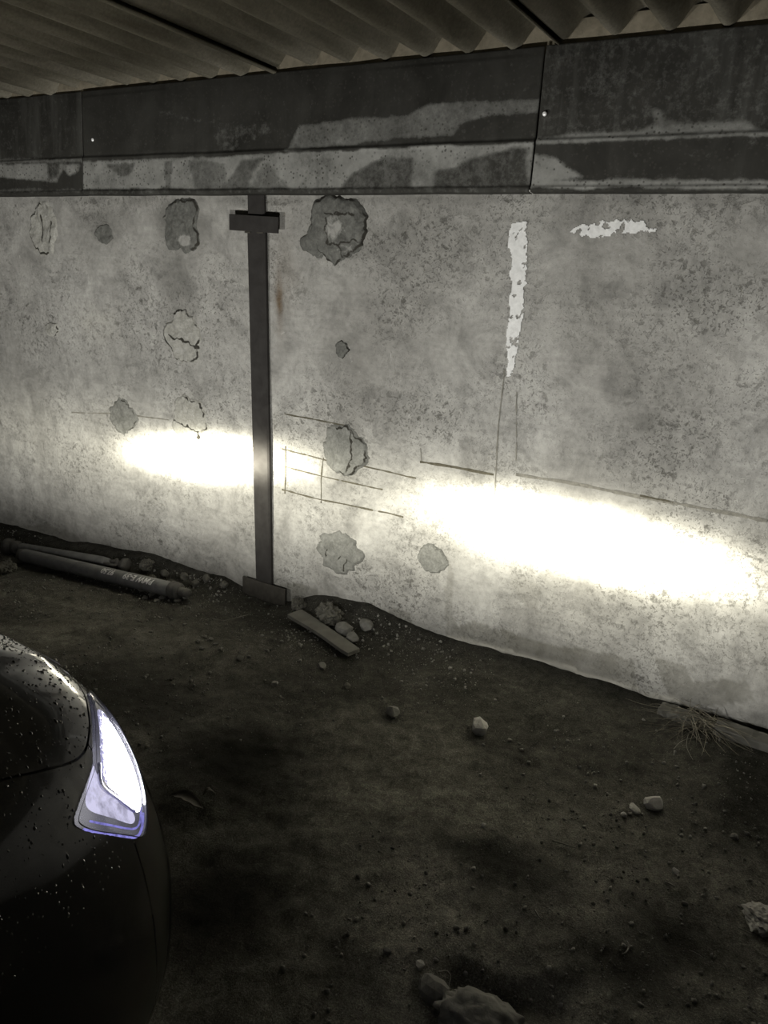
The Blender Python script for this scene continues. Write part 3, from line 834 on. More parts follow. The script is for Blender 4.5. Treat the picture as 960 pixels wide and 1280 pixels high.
def clean_mesh(V, Q):
    used, inv = np.unique(Q, return_inverse=True)
    return mesh_vf(V[used], inv.reshape(Q.shape))
def panel(name, svals, trow, mirror, mat='paint', arch=False, hole=True):
    """trow: function s -> t values row"""
    S = np.repeat(svals[:, None], len(trow(0.0)), 1)
    T = np.stack([trow(v) for v in svals])
    shape = S.shape
    s = S.ravel().copy(); t = T.ravel().copy()
    r = rho(s, t)
    idx = np.arange(s.size).reshape(shape)
    Q = np.stack([idx[:-1, :-1], idx[1:, :-1], idx[1:, 1:], idx[:-1, 1:]], -1).reshape(-1, 4)
    if hole:
        cent = (s[Q].mean(1), t[Q].mean(1))
        Q = Q[rho(*cent) > 1.0]
        near = (r < 1.012)
        k = 1.012 / np.maximum(r, 1e-6)
        s = np.where(near, LC[0] + (s - LC[0]) * k, s); t = np.where(near, LC[1] + (t - LC[1]) * k, t)
    V = surf(s, t)
    if arch:
        c = V[Q].mean(1)
        for wy in (0.02, -2.50):
            Q2 = ((c[:, 1] - wy) ** 2 + (c[:, 2] - 0.30) ** 2 > 0.36 ** 2) | (c[:, 0] < 0.45)
            Q = Q[Q2]; c = V[Q].mean(1)
    if mirror:
        V = V * np.array([-1, 1, 1]); Q = Q[:, ::-1]
    return link(name, clean_mesh(V, Q), MAT[mat], car)
G = 0.012
low = lambda a, b, n: (lambda v: np.linspace(a, b(np.array([v]))[0], n))
sb_front = np.concatenate([np.linspace(0, 3.8, 50), np.linspace(3.84, S_SEAM - 0.012, 60)])
sb_fend = np.concatenate([np.linspace(S_SEAM + 0.012, 6.4, 44), np.linspace(6.45, 9, 30), np.linspace(9.1, 10.3, 24)])
sb_rear = np.concatenate([np.linspace(10.32, 13.5, 60), np.linspace(13.6, 18, 50)])
trow_low = lambda v: np.linspace(0.0, seam_t(np.array([v]))[0] - 0.035, 80)
hood_s = np.concatenate([np.linspace(0, 3.8, 50), np.linspace(3.84, 6.6, 90), np.linspace(6.65, 10.3, 50)])
trow_hood = lambda v: np.concatenate([np.linspace(seam_t(np.array([v]))[0] + 0.035, 9, 40), np.linspace(9.1, 12, 24)])
rear_hood = lambda v: np.linspace(seam_t(np.array([v]))[0] - 0.035, 12, 30)
for mir in (False, True):
    panel('fender', sb_fend, trow_low, mir, arch=True)
    panel('side_body', sb_rear, trow_low, mir, arch=True, hole=False)
    panel('rear_deck', sb_rear, rear_hood, mir, hole=False)
# hood and bumper each one continuous mesh over both halves
def both(name, svals, trow):
    sv = np.concatenate([-svals[::-1][:-1], svals])
    T = np.stack([trow(abs(v)) for v in sv]); S = np.repeat(sv[:, None], T.shape[1], 1)
    idx = np.arange(S.size).reshape(S.shape)
    Q = np.stack([idx[:-1, :-1], idx[1:, :-1], idx[1:, 1:], idx[:-1, 1:]], -1).reshape(-1, 4)
    sg = np.where(S.ravel() < 0, -1, 1); s = np.abs(S.ravel()); t = T.ravel()
    Q = Q[rho(s[Q].mean(1), t[Q].mean(1)) > 1.0]
    r = rho(s, t); near = r < 1.012; k = 1.012 / np.maximum(r, 1e-6)
    s = np.where(near, LC[0] + (s - LC[0]) * k, s); t = np.where(near, LC[1] + (t - LC[1]) * k, t)
    V = surf(s, t); V[:, 0] *= sg
    return link(name, clean_mesh(V, Q), MAT['paint'], car)
hood = both('hood', hood_s, trow_hood)
bumper = both('bumper', sb_front, trow_low)
# dark structure behind the panel gaps
def under():
    sv = np.concatenate([np.linspace(0, 6.6, 120), np.linspace(6.7, 18, 90)])
    sv = np.concatenate([-sv[::-1][:-1], sv]); tv = np.linspace(2.2, 11.9, 70)
    S, T = np.meshgrid(sv, tv, indexing='ij')
    s = np.abs(S.ravel()); t = T.ravel(); sg = np.where(S.ravel() < 0, -1, 1)
    V = surf(s, t) - surf_n(s, t) * 0.012; V[:, 0] *= sg
    idx = np.arange(S.size).reshape(S.shape)
    Q = np.stack([idx[:-1, :-1], idx[1:, :-1], idx[1:, 1:], idx[:-1, 1:]], -1).reshape(-1, 4)
    Q = Q[rho(s[Q].mean(1), t[Q].mean(1)) > 1.04]
    c = V[Q].mean(1)
    for wy in (0.02, -2.50):
        k = ((c[:, 1] - wy) ** 2 + (c[:, 2] - 0.30) ** 2 > 0.37 ** 2) | (np.abs(c[:, 0]) < 0.45)
        Q = Q[k]; c = V[Q].mean(1)
    return link('inner_structure', clean_mesh(V, Q), MAT['black'], car)
under()
# grille and lower intake on the nose
def nose_part(name, s1, t0, t1, off, mat, n=40, m=10):
    sv = np.linspace(-s1, s1, n); tv = np.linspace(t0, t1, m)
    S, T = np.meshgrid(sv, tv, indexing='ij'); s = np.abs(S.ravel()); t = T.ravel()
    V = surf(s, t) + surf_n(s, t) * off; V[:, 0] *= np.where(S.ravel() < 0, -1, 1)
    return link(name, mesh_grid(V.reshape(n, m, 3)), MAT[mat], car)
grille = nose_part('grille', 2.4, 4.2, 5.9, 0.004, 'black')
for k in range(4):
    nose_part('grille_slat', 2.3, 4.4 + k * 0.4, 4.52 + k * 0.4, 0.010, 'chrome', 40, 3).parent = grille
nose_part('lower_intake', 2.8, 0.5, 1.6, 0.004, 'black')

# ---- headlights
def st_poly_patch(poly, depth, nr=14, na=72, bulge=0.0, mirror=False):
    poly = np.array(poly); c = poly.mean(0)
    b = crom(np.concatenate([poly[-2:], poly, poly[:3]]), np.linspace(0, len(poly), na, endpoint=False) + 2)
    rr = np.linspace(0, 1, nr)
    st = c + rr[:, None, None] * (b - c)[None]
    s = st[..., 0].ravel(); t = st[..., 1].ravel()
    d = depth + bulge * (1 - np.repeat(rr, na) ** 2)
    V = surf(s, t) - surf_n(s, t) * d[:, None]
    global REF_ST
    REF_ST = (s, t)
    idx = np.arange(nr * na).reshape(nr, na); a = idx[:-1]; bb = idx[1:]
    Q = np.stack([a, bb, np.roll(bb, -1, 1), np.roll(a, -1, 1)], -1).reshape(-1, 4)
    if mirror: V = V * np.array([-1, 1, 1]); Q = Q[:, ::-1]
    return mesh_vf(V, Q)
def ring_patch(rhos, depths, na=160, mirror=False):
    th = np.linspace(-math.pi, math.pi, na, endpoint=False); R_ = lrad(th)
    V = []
    for r, d in zip(rhos, depths):
        s = LC[0] + np.cos(th) * R_ * r; t = LC[1] + np.sin(th) * R_ * r
        V.append(surf(s, t) - surf_n(s, t) * d)
    V = np.concatenate(V); nr = len(rhos)
    idx = np.arange(nr * na).reshape(nr, na); a = idx[:-1]; bb = idx[1:]
    Q = np.stack([a, bb, np.roll(bb, -1, 1), np.roll(a, -1, 1)], -1).reshape(-1, 4)
    if mirror: V = V * np.array([-1, 1, 1]); Q = Q[:, ::-1]
    return mesh_vf(V, Q)
MAIN = [(4.75, 6.3), (4.40, 6.25), (4.06, 5.85), (4.07, 5.43), (4.31, 4.87), (4.59, 4.43), (4.86, 4.13), (5.14, 4.22), (5.38, 4.92), (5.52, 5.4), (5.5, 5.7), (5.28, 6.05), (5.0, 6.22)]
INDI = [(5.56, 5.98), (5.86, 5.72), (5.92, 5.36), (5.6, 4.66), (5.34, 4.2), (5.2, 4.16), (5.24, 4.44), (5.46, 4.95), (5.62, 5.42), (5.6, 5.75)]
DIVI = [(5.42, 5.85), (5.56, 5.62), (5.56, 5.36), (5.42, 4.93), (5.2, 4.36), (5.14, 4.26)]
def beam_nodes(light, p):
    light.use_nodes = True
    t = light.node_tree; t.nodes.clear()
    def N(ty, **k):
        n = t.nodes.new(ty)
        for a, b in k.items(): setattr(n, a, b)
        return n
    def mth(op, a, b=0.0):
        n = N('ShaderNodeMath', operation=op)
        for s, v in ((n.inputs[0], a), (n.inputs[1], b)):
            if isinstance(v, bpy.types.NodeSocket): t.links.new(v, s)
            else: s.default_value = v
        return n.outputs[0]
    tc = N('ShaderNodeTexCoord'); sp = N('ShaderNodeSeparateXYZ'); t.links.new(tc.outputs['Normal'], sp.inputs[0])
    nz = mth('MULTIPLY', sp.outputs[2], -1.0)
    u = mth('DIVIDE', sp.outputs[0], nz); v = mth('DIVIDE', sp.outputs[1], nz)
    vv = mth('SUBTRACT', v, mth('MULTIPLY', u, p['tilt']))
    a = mth('DIVIDE', mth('SUBTRACT', u, p['u0']), p['su'])
    b = mth('DIVIDE', mth('SUBTRACT', vv, p['v0']), p['sv'])
    r2 = mth('ADD', mth('MULTIPLY', a, a), mth('MULTIPLY', b, b))
    core = mth('MULTIPLY', mth('EXPONENT', mth('MULTIPLY', mth('POWER', r2, 0.95), -1.0)), p['core'])
    a2 = mth('DIVIDE', mth('SUBTRACT', u, p['u0']), p['hw'])
    b2 = mth('DIVIDE', mth('ADD', v, 0.12), 0.125)
    h2 = mth('ADD', mth('MULTIPLY', a2, a2), mth('MULTIPLY', b2, b2))
    halo = mth('MULTIPLY', mth('EXPONENT', mth('MULTIPLY', h2, -1.0)), p['halo'])
    # stray light above the cut-off, shielded close to the ground
    lg = mth('DIVIDE', 1.0, mth('ADD', 1.0, mth('EXPONENT', mth('MULTIPLY', mth('ADD', v, 0.362), -26.0))))
    hi = mth('DIVIDE', 1.0, mth('ADD', 1.0, mth('EXPONENT', mth('MULTIPLY', mth('SUBTRACT', v, 0.82), 22.0))))
    hi = mth('ADD', mth('MULTIPLY', hi, 1.0 - p['up']), p['up'])
    side = mth('ADD', 1.0, mth('MULTIPLY', mth('MULTIPLY', u, u), 0.9))      # side scatter of the lens
    stray = mth('MULTIPLY', mth('MULTIPLY', mth('MULTIPLY', lg, hi), side), p['stray'])
    tot = mth('ADD', mth('ADD', core, halo), stray)
    # the focused beam is slightly yellower than the scattered light
    fr = mth('DIVIDE', mth('ADD', core, halo), tot)
    mx = N('ShaderNodeMix', data_type='RGBA'); t.links.new(fr, mx.inputs[0])
    mx.inputs[6].default_value = (1, 1, 1, 1); mx.inputs[7].default_value = (1.0, 0.975, 0.86, 1)
    em = N('ShaderNodeEmission'); t.links.new(mx.outputs[2], em.inputs[0]); t.links.new(tot, em.inputs[1])
    out = N('ShaderNodeOutputLight'); t.links.new(em.outputs[0], out.inputs[0])
def headlight(mir, beam):
    hl = link('headlight', ring_patch([1.005, 0.97, 0.92, 0.84, 0.6, 0.02], [0.002, 0.016, 0.035, 0.05, 0.055, 0.055], mirror=mir), MAT['bezel'], car)
    link('lens', ring_patch([1.005, 1.0, 0.97, 0.9, 0.7, 0.4, 0.02], [0.002, -0.003, -0.005, -0.006, -0.007, -0.008, -0.008], mirror=mir), MAT['lens'], hl)
    link('lens_rim', ring_patch([1.004, 0.998, 0.990], [-0.0055, -0.006, -0.005], mirror=mir), MAT['bezel'], hl)
    rm = st_poly_patch(MAIN, 0.003, nr=24, bulge=0.012, mirror=mir)
    P = np.zeros(len(rm.vertices) * 3, np.float32); rm.vertices.foreach_get('co', P); P = P.reshape(-1, 3)
    ss, tt = REF_ST
    top = np.minimum(np.interp(ss, [4.0, 4.4, 4.75, 5.28, 5.5, 5.6], [6.0, 6.25, 6.3, 6.05, 5.7, 5.3]) - tt, 1.0)
    attr(rm, 'glow', np.clip(top / 1.0, 0, 1.6) * np.clip((ss - 4.0) / 0.3 + 0.5, 0, 1))
    link('reflector', rm, MAT['reflector'], hl)
    link('indicator', st_poly_patch(INDI, 0.005, bulge=0.006, mirror=mir), MAT['indicator'], hl)
    d = np.array(DIVI); dv = crom(d, np.linspace(0, len(d) - 1.001, 30))
    P = surf(dv[:, 0], dv[:, 1]) - surf_n(dv[:, 0], dv[:, 1]) * 0.006
    if mir: P = P * np.array([-1, 1, 1])
    tube('divider', P, 0.0035, MAT['chrome'], hl, 8)
    # bright edge where the light is piped along the thick rear rim of the glass
    ed = np.array([(6.12, 5.2), (5.95, 4.86), (5.6, 4.24), (5.36, 3.93), (5.18, 3.9), (5.0, 4.02)]); ev = crom(ed, np.linspace(0, len(ed) - 1.001, 40))
    for off, rr in ((0.0, 0.0022), (0.10, 0.0016)):
        e2 = LC + (ev - LC) * (1 - off)
        P = surf(e2[:, 0], e2[:, 1]) - surf_n(e2[:, 0], e2[:, 1]) * 0.001
        if mir: P = P * np.array([-1, 1, 1])
        tube('lit_edge', P, rr, MAT['rimglow'], hl, 6)
    ld = bpy.data.lights.new('low_beam', 'SPOT'); lo = bpy.data.objects.new('low_beam', ld); COL.objects.link(lo)
    ld.energy = LAMP_POWER; ld.color = LAMP_COLOR; ld.shadow_soft_size = 0.025
    ld.spot_size = math.radians(165); ld.spot_blend = 0.6
    c = surf([4.45], [4.95])[0] + surf_n([4.45], [4.95])[0] * 0.045
    lo.parent = hl
    lo.location = (-c[0] if mir else c[0], c[1], c[2])
    lo.rotation_euler = (math.radians(90), 0, 0)      # shines along +Y, towards the wall
    beam_nodes(ld, BEAMS[beam])
    return hl
headlight(False, 'right')
headlight(True, 'left')

# ---- greenhouse, mirrors, wheels
def greenhouse():
    secs = []
    zs = [(0.90, 0.0), (1.05, 0.045), (1.22, 0.10), (1.36, 0.165), (1.41, 0.22), (1.435, 0.36), (1.44, 0.60)]
    def ring(z, ins):
        k = (z - 0.90) / 0.54
        yf = -0.38 - 0.72 * min(1, k); yr = -3.02 + 0.60 * min(1, k); w = 0.76 - ins
        pts = []
        for a in np.linspace(0, 2 * math.pi, 72, endpoint=False):
            cx = math.copysign(abs(math.cos(a)) ** 0.35, math.cos(a)); cy = math.copysign(abs(math.sin(a)) ** 0.42, math.sin(a))
            pts.append((w * cx, (yf + yr) / 2 + (yf - yr) / 2 * cy, z))
        return pts
    rings = [ring(z, i) for z, i in zs]
    V = np.array(rings).reshape(-1, 3); na = 72
    idx = np.arange(len(zs) * na).reshape(len(zs), na)
    a = idx[:3]; b = idx[1:4]
    Qg = np.stack([a, np.roll(a, -1, 1), np.roll(b, -1, 1), b], -1).reshape(-1, 4)
    link('window_glass', clean_mesh(V, Qg), MAT['window'], car)
    a = idx[3:-1]; b = idx[4:]
    Qr = np.stack([a, np.roll(a, -1, 1), np.roll(b, -1, 1), b], -1).reshape(-1, 4)
    o = link('roof', clean_mesh(V, Qr), MAT['paint'], car)
    top = V[idx[-1]]; o2 = link('roof_panel', mesh_py(top, [tuple(range(na))]), MAT['paint'], car)
    for sx in (-1, 1):
        for (y0, y1) in ((-0.52, -1.14), (-1.55, -1.55), (-2.75, -2.38)):
            tube('window_pillar', [(sx * 0.765, y0, 0.93), (sx * 0.715, (y0 + y1) / 2, 1.15), (sx * 0.60, y1, 1.37)], [0.045, 0.036, 0.032], MAT['paint'], car, 10)
greenhouse()
def ellip(name, c, r, mat, parent):
    bm = bmesh.new(); bmesh.ops.create_uvsphere(bm, u_segments=24, v_segments=14, radius=1)
    for v in bm.verts: v.co = Vector((math.copysign(abs(v.co.x) ** 0.8, v.co.x) * r[0] + c[0], math.copysign(abs(v.co.y) ** 0.8, v.co.y) * r[1] + c[1], math.copysign(abs(v.co.z) ** 0.75, v.co.z) * r[2] + c[2]))
    return bm_obj(name, bm, MAT[mat], parent, True)
for sx in (-1, 1):
    mh = ellip('side_mirror', (sx * 0.93, -0.72, 1.0), (0.11, 0.06, 0.075), 'paint', car)
    tube('mirror_arm', [(sx * 0.78, -0.70, 0.93), (sx * 0.88, -0.71, 0.96)], 0.02, MAT['black'], mh)
    for wy in (0.02, -2.50):
        def lathe(prof, seg=40):
            V = []; F = []
            for i in range(seg):
                a = 2 * math.pi * i / seg
                for (x, r) in prof: V.append((sx * x, wy + r * math.cos(a), 0.30 + r * math.sin(a)))
            k = len(prof)
            for i in range(seg):
                j = (i + 1) % seg
                for q in range(k - 1): F.append((i * k + q, j * k + q, j * k + q + 1, i * k + q + 1))
            return mesh_py(V, F)
        wh = link('wheel', lathe([(0.60, 0.20), (0.60, 0.29), (0.625, 0.305), (0.70, 0.31), (0.775, 0.305), (0.80, 0.29), (0.80, 0.22), (0.79, 0.205)]), MAT['rubber'], car)
        link('rim', lathe([(0.62, 0.20), (0.79, 0.208), (0.795, 0.20), (0.775, 0.19), (0.72, 0.18)]), MAT['alloy'], wh)
        for k in range(7):
            a = 2 * math.pi * k / 7
            tube('spoke', [(sx * 0.765, wy + 0.03 * math.cos(a), 0.30 + 0.03 * math.sin(a)), (sx * 0.775, wy + 0.19 * math.cos(a), 0.30 + 0.19 * math.sin(a))], [0.022, 0.016], MAT['alloy'], wh, 8)
        link('wheel_well', lathe([(0.50, 0.02), (0.50, 0.345), (0.82, 0.352)]), MAT['black'], car)
for sx in (-1, 1):
    for wy in (0.02, -2.50):
        P = []
        for a in np.linspace(math.radians(-14), math.radians(194), 48):
            y_ = wy + 0.366 * math.cos(a); z_ = 0.30 + 0.366 * math.sin(a)
            o_ = OUT[:14] if wy > -1 else OUT[5:16]
            xo = np.interp(-y_, -o_[:, 1], o_[:, 0])
            q_ = np.interp(z_, ZS, QS)
            P.append((sx * (xo * (1 - q_) - 0.004), y_, z_))
        tube('arch_trim', P, 0.017, MAT['black'], car, 8)
tube('wiper', [(0.5, -0.36, 1.0), (0.0, -0.42, 1.01), (-0.35, -0.45, 1.012)], 0.008, MAT['black'], car)

# ---- rain drops on the paint
def drops():
    V = []; Q = []
    base = 0
    n = 1900
    s = np.concatenate([rng.uniform(2.0, 7.6, n), rng.uniform(0.0, 7.6, 700)]); t = np.concatenate([rng.uniform(3.9, 10.8, n), rng.uniform(7, 11.5, 700)])
    sg = np.concatenate([np.ones(n), np.where(rng.random(700) < 0.5, -1, 1)])
    k = rho(s, t) > 1.05
    s, t, sg = s[k], t[k], sg[k]
    P = surf(s, t); Nn = surf_n(s, t)
    rad = 0.0008 + 0.0019 * rng.random(len(s)) ** 3
    seg = 6
    ca = np.cos(np.arange(seg) * 2 * math.pi / seg); sa = np.sin(np.arange(seg) * 2 * math.pi / seg)
    for i in range(len(s)):
        nn = Nn[i]; a = np.cross(nn, [0, 0.3, 1.0]); a /= np.linalg.norm(a); b = np.cross(nn, a)
        r = rad[i]; el = 1 + rng.random() * 0.8
        for (rr, hh) in ((1.0, -0.1), (0.75, 0.5), (0.25, 0.75)):
            for c_, s_ in zip(ca, sa):
                v = P[i] + r * (rr * c_ * a + rr * s_ * el * b + hh * nn); v[0] *= sg[i]
                V.append(v)
        for rg in range(2):
            for q in range(seg):
                q2 = (q + 1) % seg
                Q.append((base + rg * seg + q, base + rg * seg + q2, base + (rg + 1) * seg + q2, base + (rg + 1) * seg + q))
        base += 3 * seg
    o = link('rain_drops', mesh_vf(np.array(V), np.array(Q)), MAT['drops'], car)
    o['kind'] = 'stuff'; o['label'] = 'small rain drops beaded on the paint'
drops()

# ================================================================== DRIVE SHAFTS BY THE WALL
def shaft_frame(A, B):
    d = (B - A).normalized(); side = d.cross(Vector((0, 0, 1))).normalized(); up = side.cross(d)
    return d, side, up
def lathe_axis(A, d, prof, seg=28):
    ref = Vector((0, 0, 1)); a = d.cross(ref).normalized(); b = a.cross(d)
    V = []; F = []
    for (l, r) in prof:
        for k in range(seg):
            th = 2 * math.pi * k / seg; V.append(A + d * l + a * (r * math.cos(th)) + b * (r * math.sin(th)))
    for i in range(len(prof) - 1):
        for k in range(seg):
            k2 = (k + 1) % seg; F.append((i * seg + k, i * seg + k2, (i + 1) * seg + k2, (i + 1) * seg + k))
    F.append(tuple(range(seg))[::-1]); F.append(tuple((len(prof) - 1) * seg + k for k in range(seg)))
    return mesh_py(V, F)
def yoke(A, d, r, parent):
    """universal joint: two forks and a cross"""
    ref = Vector((0, 0, 1)); a = d.cross(ref).normalized(); b = a.cross(d)
    for sgn in (-1, 1):
        tube('fork', [A + a * sgn * r * 0.55, A + d * 0.03 + a * sgn * r * 0.85, A + d * 0.065 + a * sgn * r * 0.8], [r * 0.35, r * 0.36, r * 0.30], MAT['shaftdark'], parent, 8)
    tube('joint_cross', [A + d * 0.062 - a * r * 0.95, A + d * 0.062 + a * r * 0.95], r * 0.28, MAT['shaftdark'], parent, 10)
    tube('joint_cross', [A + d * 0.062 - b * r * 0.95, A + d * 0.062 + b * r * 0.95], r * 0.28, MAT['shaftdark'], parent, 10)

def ground_at_height(px, py, h):
    z = 0.0
    for _ in range(5):
        p = at_z(px, py, z + h); z = gzs(p[0], p[1])
    return Vector((p[0], p[1], z + h))
R1 = 0.033
A = ground_at_height(30, 694, R1 + 0.006); B = ground_at_height(219, 738, R1 + 0.006)
d, side, up = shaft_frame(A, B); Lh = (B - A).length
ds = tag(empty('drive_shaft', A), 'thick grey steel drive shaft with white chalk writing lying by the wall', 'drive shaft')
def under_parent(o, parent):
    o.parent = parent; o.matrix_parent_inverse = Matrix.Translation(-parent.location); return o
o = under_parent(link('tube', lathe_axis(A, d, [(0, R1 * 0.6), (0.004, R1 * 0.95), (0.01, R1), (Lh - 0.03, R1), (Lh - 0.025, R1 * 1.0), (Lh - 0.02, R1 * 0.97)]), MAT['shaft']), ds)
under_parent(link('end_collar', lathe_axis(A + d * (Lh - 0.022), d, [(0, R1 * 0.9), (0.0, R1 * 1.10), (0.006, R1 * 1.18), (0.022, R1 * 1.18), (0.026, R1 * 0.9), (0.030, R1 * 0.9), (0.034, R1 * 1.1), (0.046, R1 * 1.08), (0.05, R1 * 0.6)]), MAT['shaftdark']), ds)
under_parent(link('stub', lathe_axis(A + d * (Lh + 0.02), d, [(0, R1 * 0.62), (0.055, R1 * 0.60), (0.062, R1 * 0.45)]), MAT['shaftdark']), ds)
under_parent(link('end_collar', lathe_axis(A - d * 0.03, d, [(0, R1 * 0.5), (0.003, R1 * 0.86), (0.03, R1 * 0.9), (0.034, R1 * 0.6)]), MAT['shaftdark']), ds)
# chalk lettering, upside down to the viewer, wrapped round the tube
def chalk(body, along, size, lift):
    cu = bpy.data.curves.new('chalk', 'FONT'); cu.body = body; cu.size = size; cu.align_x = 'LEFT'; cu.shear = 0.2; cu.offset = 0.0011
    tmp = bpy.data.objects.new('chalk', cu); COL.objects.link(tmp)
    dg = bpy.context.evaluated_depsgraph_get(); me = bpy.data.meshes.new_from_object(tmp.evaluated_get(dg))
    bpy.data.objects.remove(tmp)
    bm = bmesh.new(); bm.from_mesh(me); bmesh.ops.triangulate(bm, faces=bm.faces[:]); bmesh.ops.subdivide_edges(bm, edges=bm.edges[:], cuts=1, use_grid_fill=True)
    e = -d            # writing runs from the right end back towards the left
    viewer = (Vector((0, 0, CAM_H)) - (A + B) / 2); viewer = (viewer - d * viewer.dot(d)).normalized()
    v0 = viewer; w0 = d.cross(v0)   # around the tube
    if w0.z < 0: w0 = -w0
    for v in bm.verts:
        x, y = v.co.x, v.co.y
        ang = lift + (-(y)) / R1     # y of the letters points down the tube's face
        n = v0 * math.cos(ang) + w0 * math.sin(ang)
        v.co = A + d * (along) + e * x + n * (R1 + 0.0010)
    return bm_obj('chalk_writing', bm, MAT['chalk'], None)
under_parent(chalk('BMW E-39', Lh * 0.895, 0.040, 0.80), ds)
under_parent(chalk('97,50', Lh * 0.655, 0.036, 0.80), ds)

A2 = ground_at_height(8, 682, 0.034); B2 = ground_at_height(140, 704, 0.026)
B2.y = min(B2.y, 2.44); d2 = (B2 - A2).normalized(); L2 = (B2 - A2).length
ds2 = tag(empty('drive_shaft', A2), 'slimmer grey drive shaft with a forked joint lying between the thick one and the wall', 'drive shaft')
r2 = 0.026
under_parent(link('tube', lathe_axis(A2 + d2 * 0.10, d2, [(0, r2 * 0.8), (0.01, r2), (L2 - 0.16, r2), (L2 - 0.12, r2 * 0.8)]), MAT['shaft']), ds2)
under_parent(link('end_collar', lathe_axis(A2, d2, [(0, r2 * 0.8), (0.004, r2 * 1.5), (0.028, r2 * 1.5), (0.034, r2 * 0.9), (0.05, r2 * 0.9)]), MAT['shaftdark']), ds2)
under_parent(link('end_collar', lathe_axis(A2 + d2 * 0.05, d2, [(0, r2 * 0.7), (0.004, r2 * 1.25), (0.03, r2 * 1.3), (0.04, r2 * 0.7), (0.07, r2 * 0.8)]), MAT['shaftdark']), ds2)
pre = set(bpy.data.objects)
yoke(A2 + d2 * (L2 - 0.03), d2, r2 * 1.1, None)
for ob in set(bpy.data.objects) - pre: under_parent(ob, ds2)
under_parent(link('flange', lathe_axis(A2 + d2 * (L2 + 0.06), d2, [(0, r2 * 0.6), (0.01, r2 * 1.3), (0.03, r2 * 1.35), (0.034, r2 * 0.6)]), MAT['shaftdark']), ds2)

# ================================================================== STONES, PLANK, BOARD, DEBRIS
def rock_mesh(seed, rx, ry, rz, sub=2, cuts=7, rough=0.10):
    r_ = random.Random(seed)
    bm = bmesh.new(); bmesh.ops.create_icosphere(bm, subdivisions=sub, radius=1.0)
    planes = []
    for _ in range(cuts):
        n = Vector((r_.uniform(-1, 1), r_.uniform(-1, 1), r_.uniform(-0.8, 1))).normalized(); planes.append((n, r_.uniform(0.55, 0.85)))
    for v in bm.verts:
        for n, dd in planes:
            k = v.co.dot(n)
            if k > dd: v.co -= n * (k - dd)
        v.co *= (1 + r_.uniform(-rough, rough) * 0.5) if sub < 3 else 1 + rough * (1.0 * mnoise.fractal(v.co * 3.0 + Vector((seed, 0, 0)), 0.7, 2.1, 5) )
        v.co = Vector((v.co.x * rx, v.co.y * ry, v.co.z * rz))
    me = bpy.data.meshes.new('mesh'); bm.to_mesh(me); bm.free()
    return me
def smooth_stone(*a, **k):
    o = stone(*a, **k); o.data.polygons.foreach_set('use_smooth', [True] * len(o.data.polygons)); return o
def stone(px, py, wpx, hpx, dz, seed, label, mat='stone', cat='stone', group=None, rot=None, name='stone', sink=0.25, sub=2, cuts=7, rough=0.1):
    p = on_ground(px, py); k = np.linalg.norm(p - np.array([0, 0, CAM_H])) / FPX
    rx, ry = wpx * k / 2 * 1.12, hpx * k / 2 * 1.3
    o = link(name, rock_mesh(seed, rx, ry, dz, sub, cuts, rough), MAT[mat], None, False)
    o.location = (p[0], p[1], gzs(p[0], p[1]) + dz * (1 - sink) * 0.8)
    o.rotation_euler = (0, 0, rot if rot is not None else random.Random(seed).uniform(-0.6, 0.1) - 0.5)
    tag(o, label, cat, group); return o
stone(600, 914, 27, 20, 0.027, 2, 'pale angular stone alone in the middle of the soil floor', 'stone_pale')
stone(491, 893, 20, 14, 0.016, 5, 'small grey stone left of the pale angular stone', 'stone')
stone(816, 1007, 23, 18, 0.018, 9, 'pale pointed stone chip at the right, larger of a pair', 'stone_pale')
stone(793, 1012, 20, 9, 0.007, 14, 'flat pale stone chip beside the pale pointed one', 'stone_pale', sink=0.1)
stone(542, 1240, 36, 26, 0.022, 21, 'smooth half-buried grey stone near the bottom edge', 'stone', sink=0.45, cuts=3, rough=0.03)
smooth_stone(602, 1288, 92, 52, 0.030, 24, 'wide rough lump of hardened earth at the bottom edge', 'stone', 'clod', name='earth_lump', sink=0.45, sub=4, cuts=0, rough=0.25, rot=0.0)
stone(952, 1153, 38, 30, 0.016, 28, 'crumbly pale lump at the right edge of the floor', 'stone_pale', name='concrete_lump', cat='lump', sub=4, cuts=1, rough=0.25, rot=-0.2)
stone(412, 771, 38, 24, 0.040, 31, 'dark earth clod against the wall above the flat plank', 'clod', 'clod', name='earth_clod', sub=4, cuts=3, rough=0.35)
stone(374, 760, 20, 14, 0.026, 33, 'small dark clod just right of the post base', 'clod', 'clod', name='earth_clod', sub=4, cuts=3, rough=0.35)
stone(430, 790, 26, 18, 0.030, 36, 'grey rubble stone touching the right side of the plank', 'stone')
stone(441, 801, 20, 14, 0.022, 38, 'smaller rubble stone at the plank near end', 'stone')
stone(458, 782, 32, 13, 0.022, 40, 'flat grey rubble slab against the wall right of the clod', 'stone')
stone(300, 823, 18, 8, 0.007, 44, 'thin flat stone left of the plank', 'clod', sink=0.1)
stone(402, 834, 15, 9, 0.010, 47, 'small flat stone below the plank', 'stone')
stone(343, 856, 13, 8, 0.008, 48, 'little grey stone between the plank and the car', 'stone')
stone(434, 858, 14, 7, 0.007, 49, 'little flat stone on the soil under the plank end', 'clod')
stone(525, 1209, 13, 8, 0.009, 51, 'tiny whitish stone left of the half-buried stone', 'stone_pale')
stone(571, 1248, 12, 9, 0.012, 53, 'tiny round stone on the lump of hardened earth', 'stone')
stone(484, 1191, 10, 7, 0.008, 54, 'tiny grey pebble among dark crumbs near the bottom', 'stone')
stone(780, 1020, 8, 6, 0.006, 56, 'tiny pebble under the flat pale chip', 'stone_pale')
stone(918, 1047, 9, 7, 0.007, 58, 'tiny pebble right of the pale stone pair', 'stone')
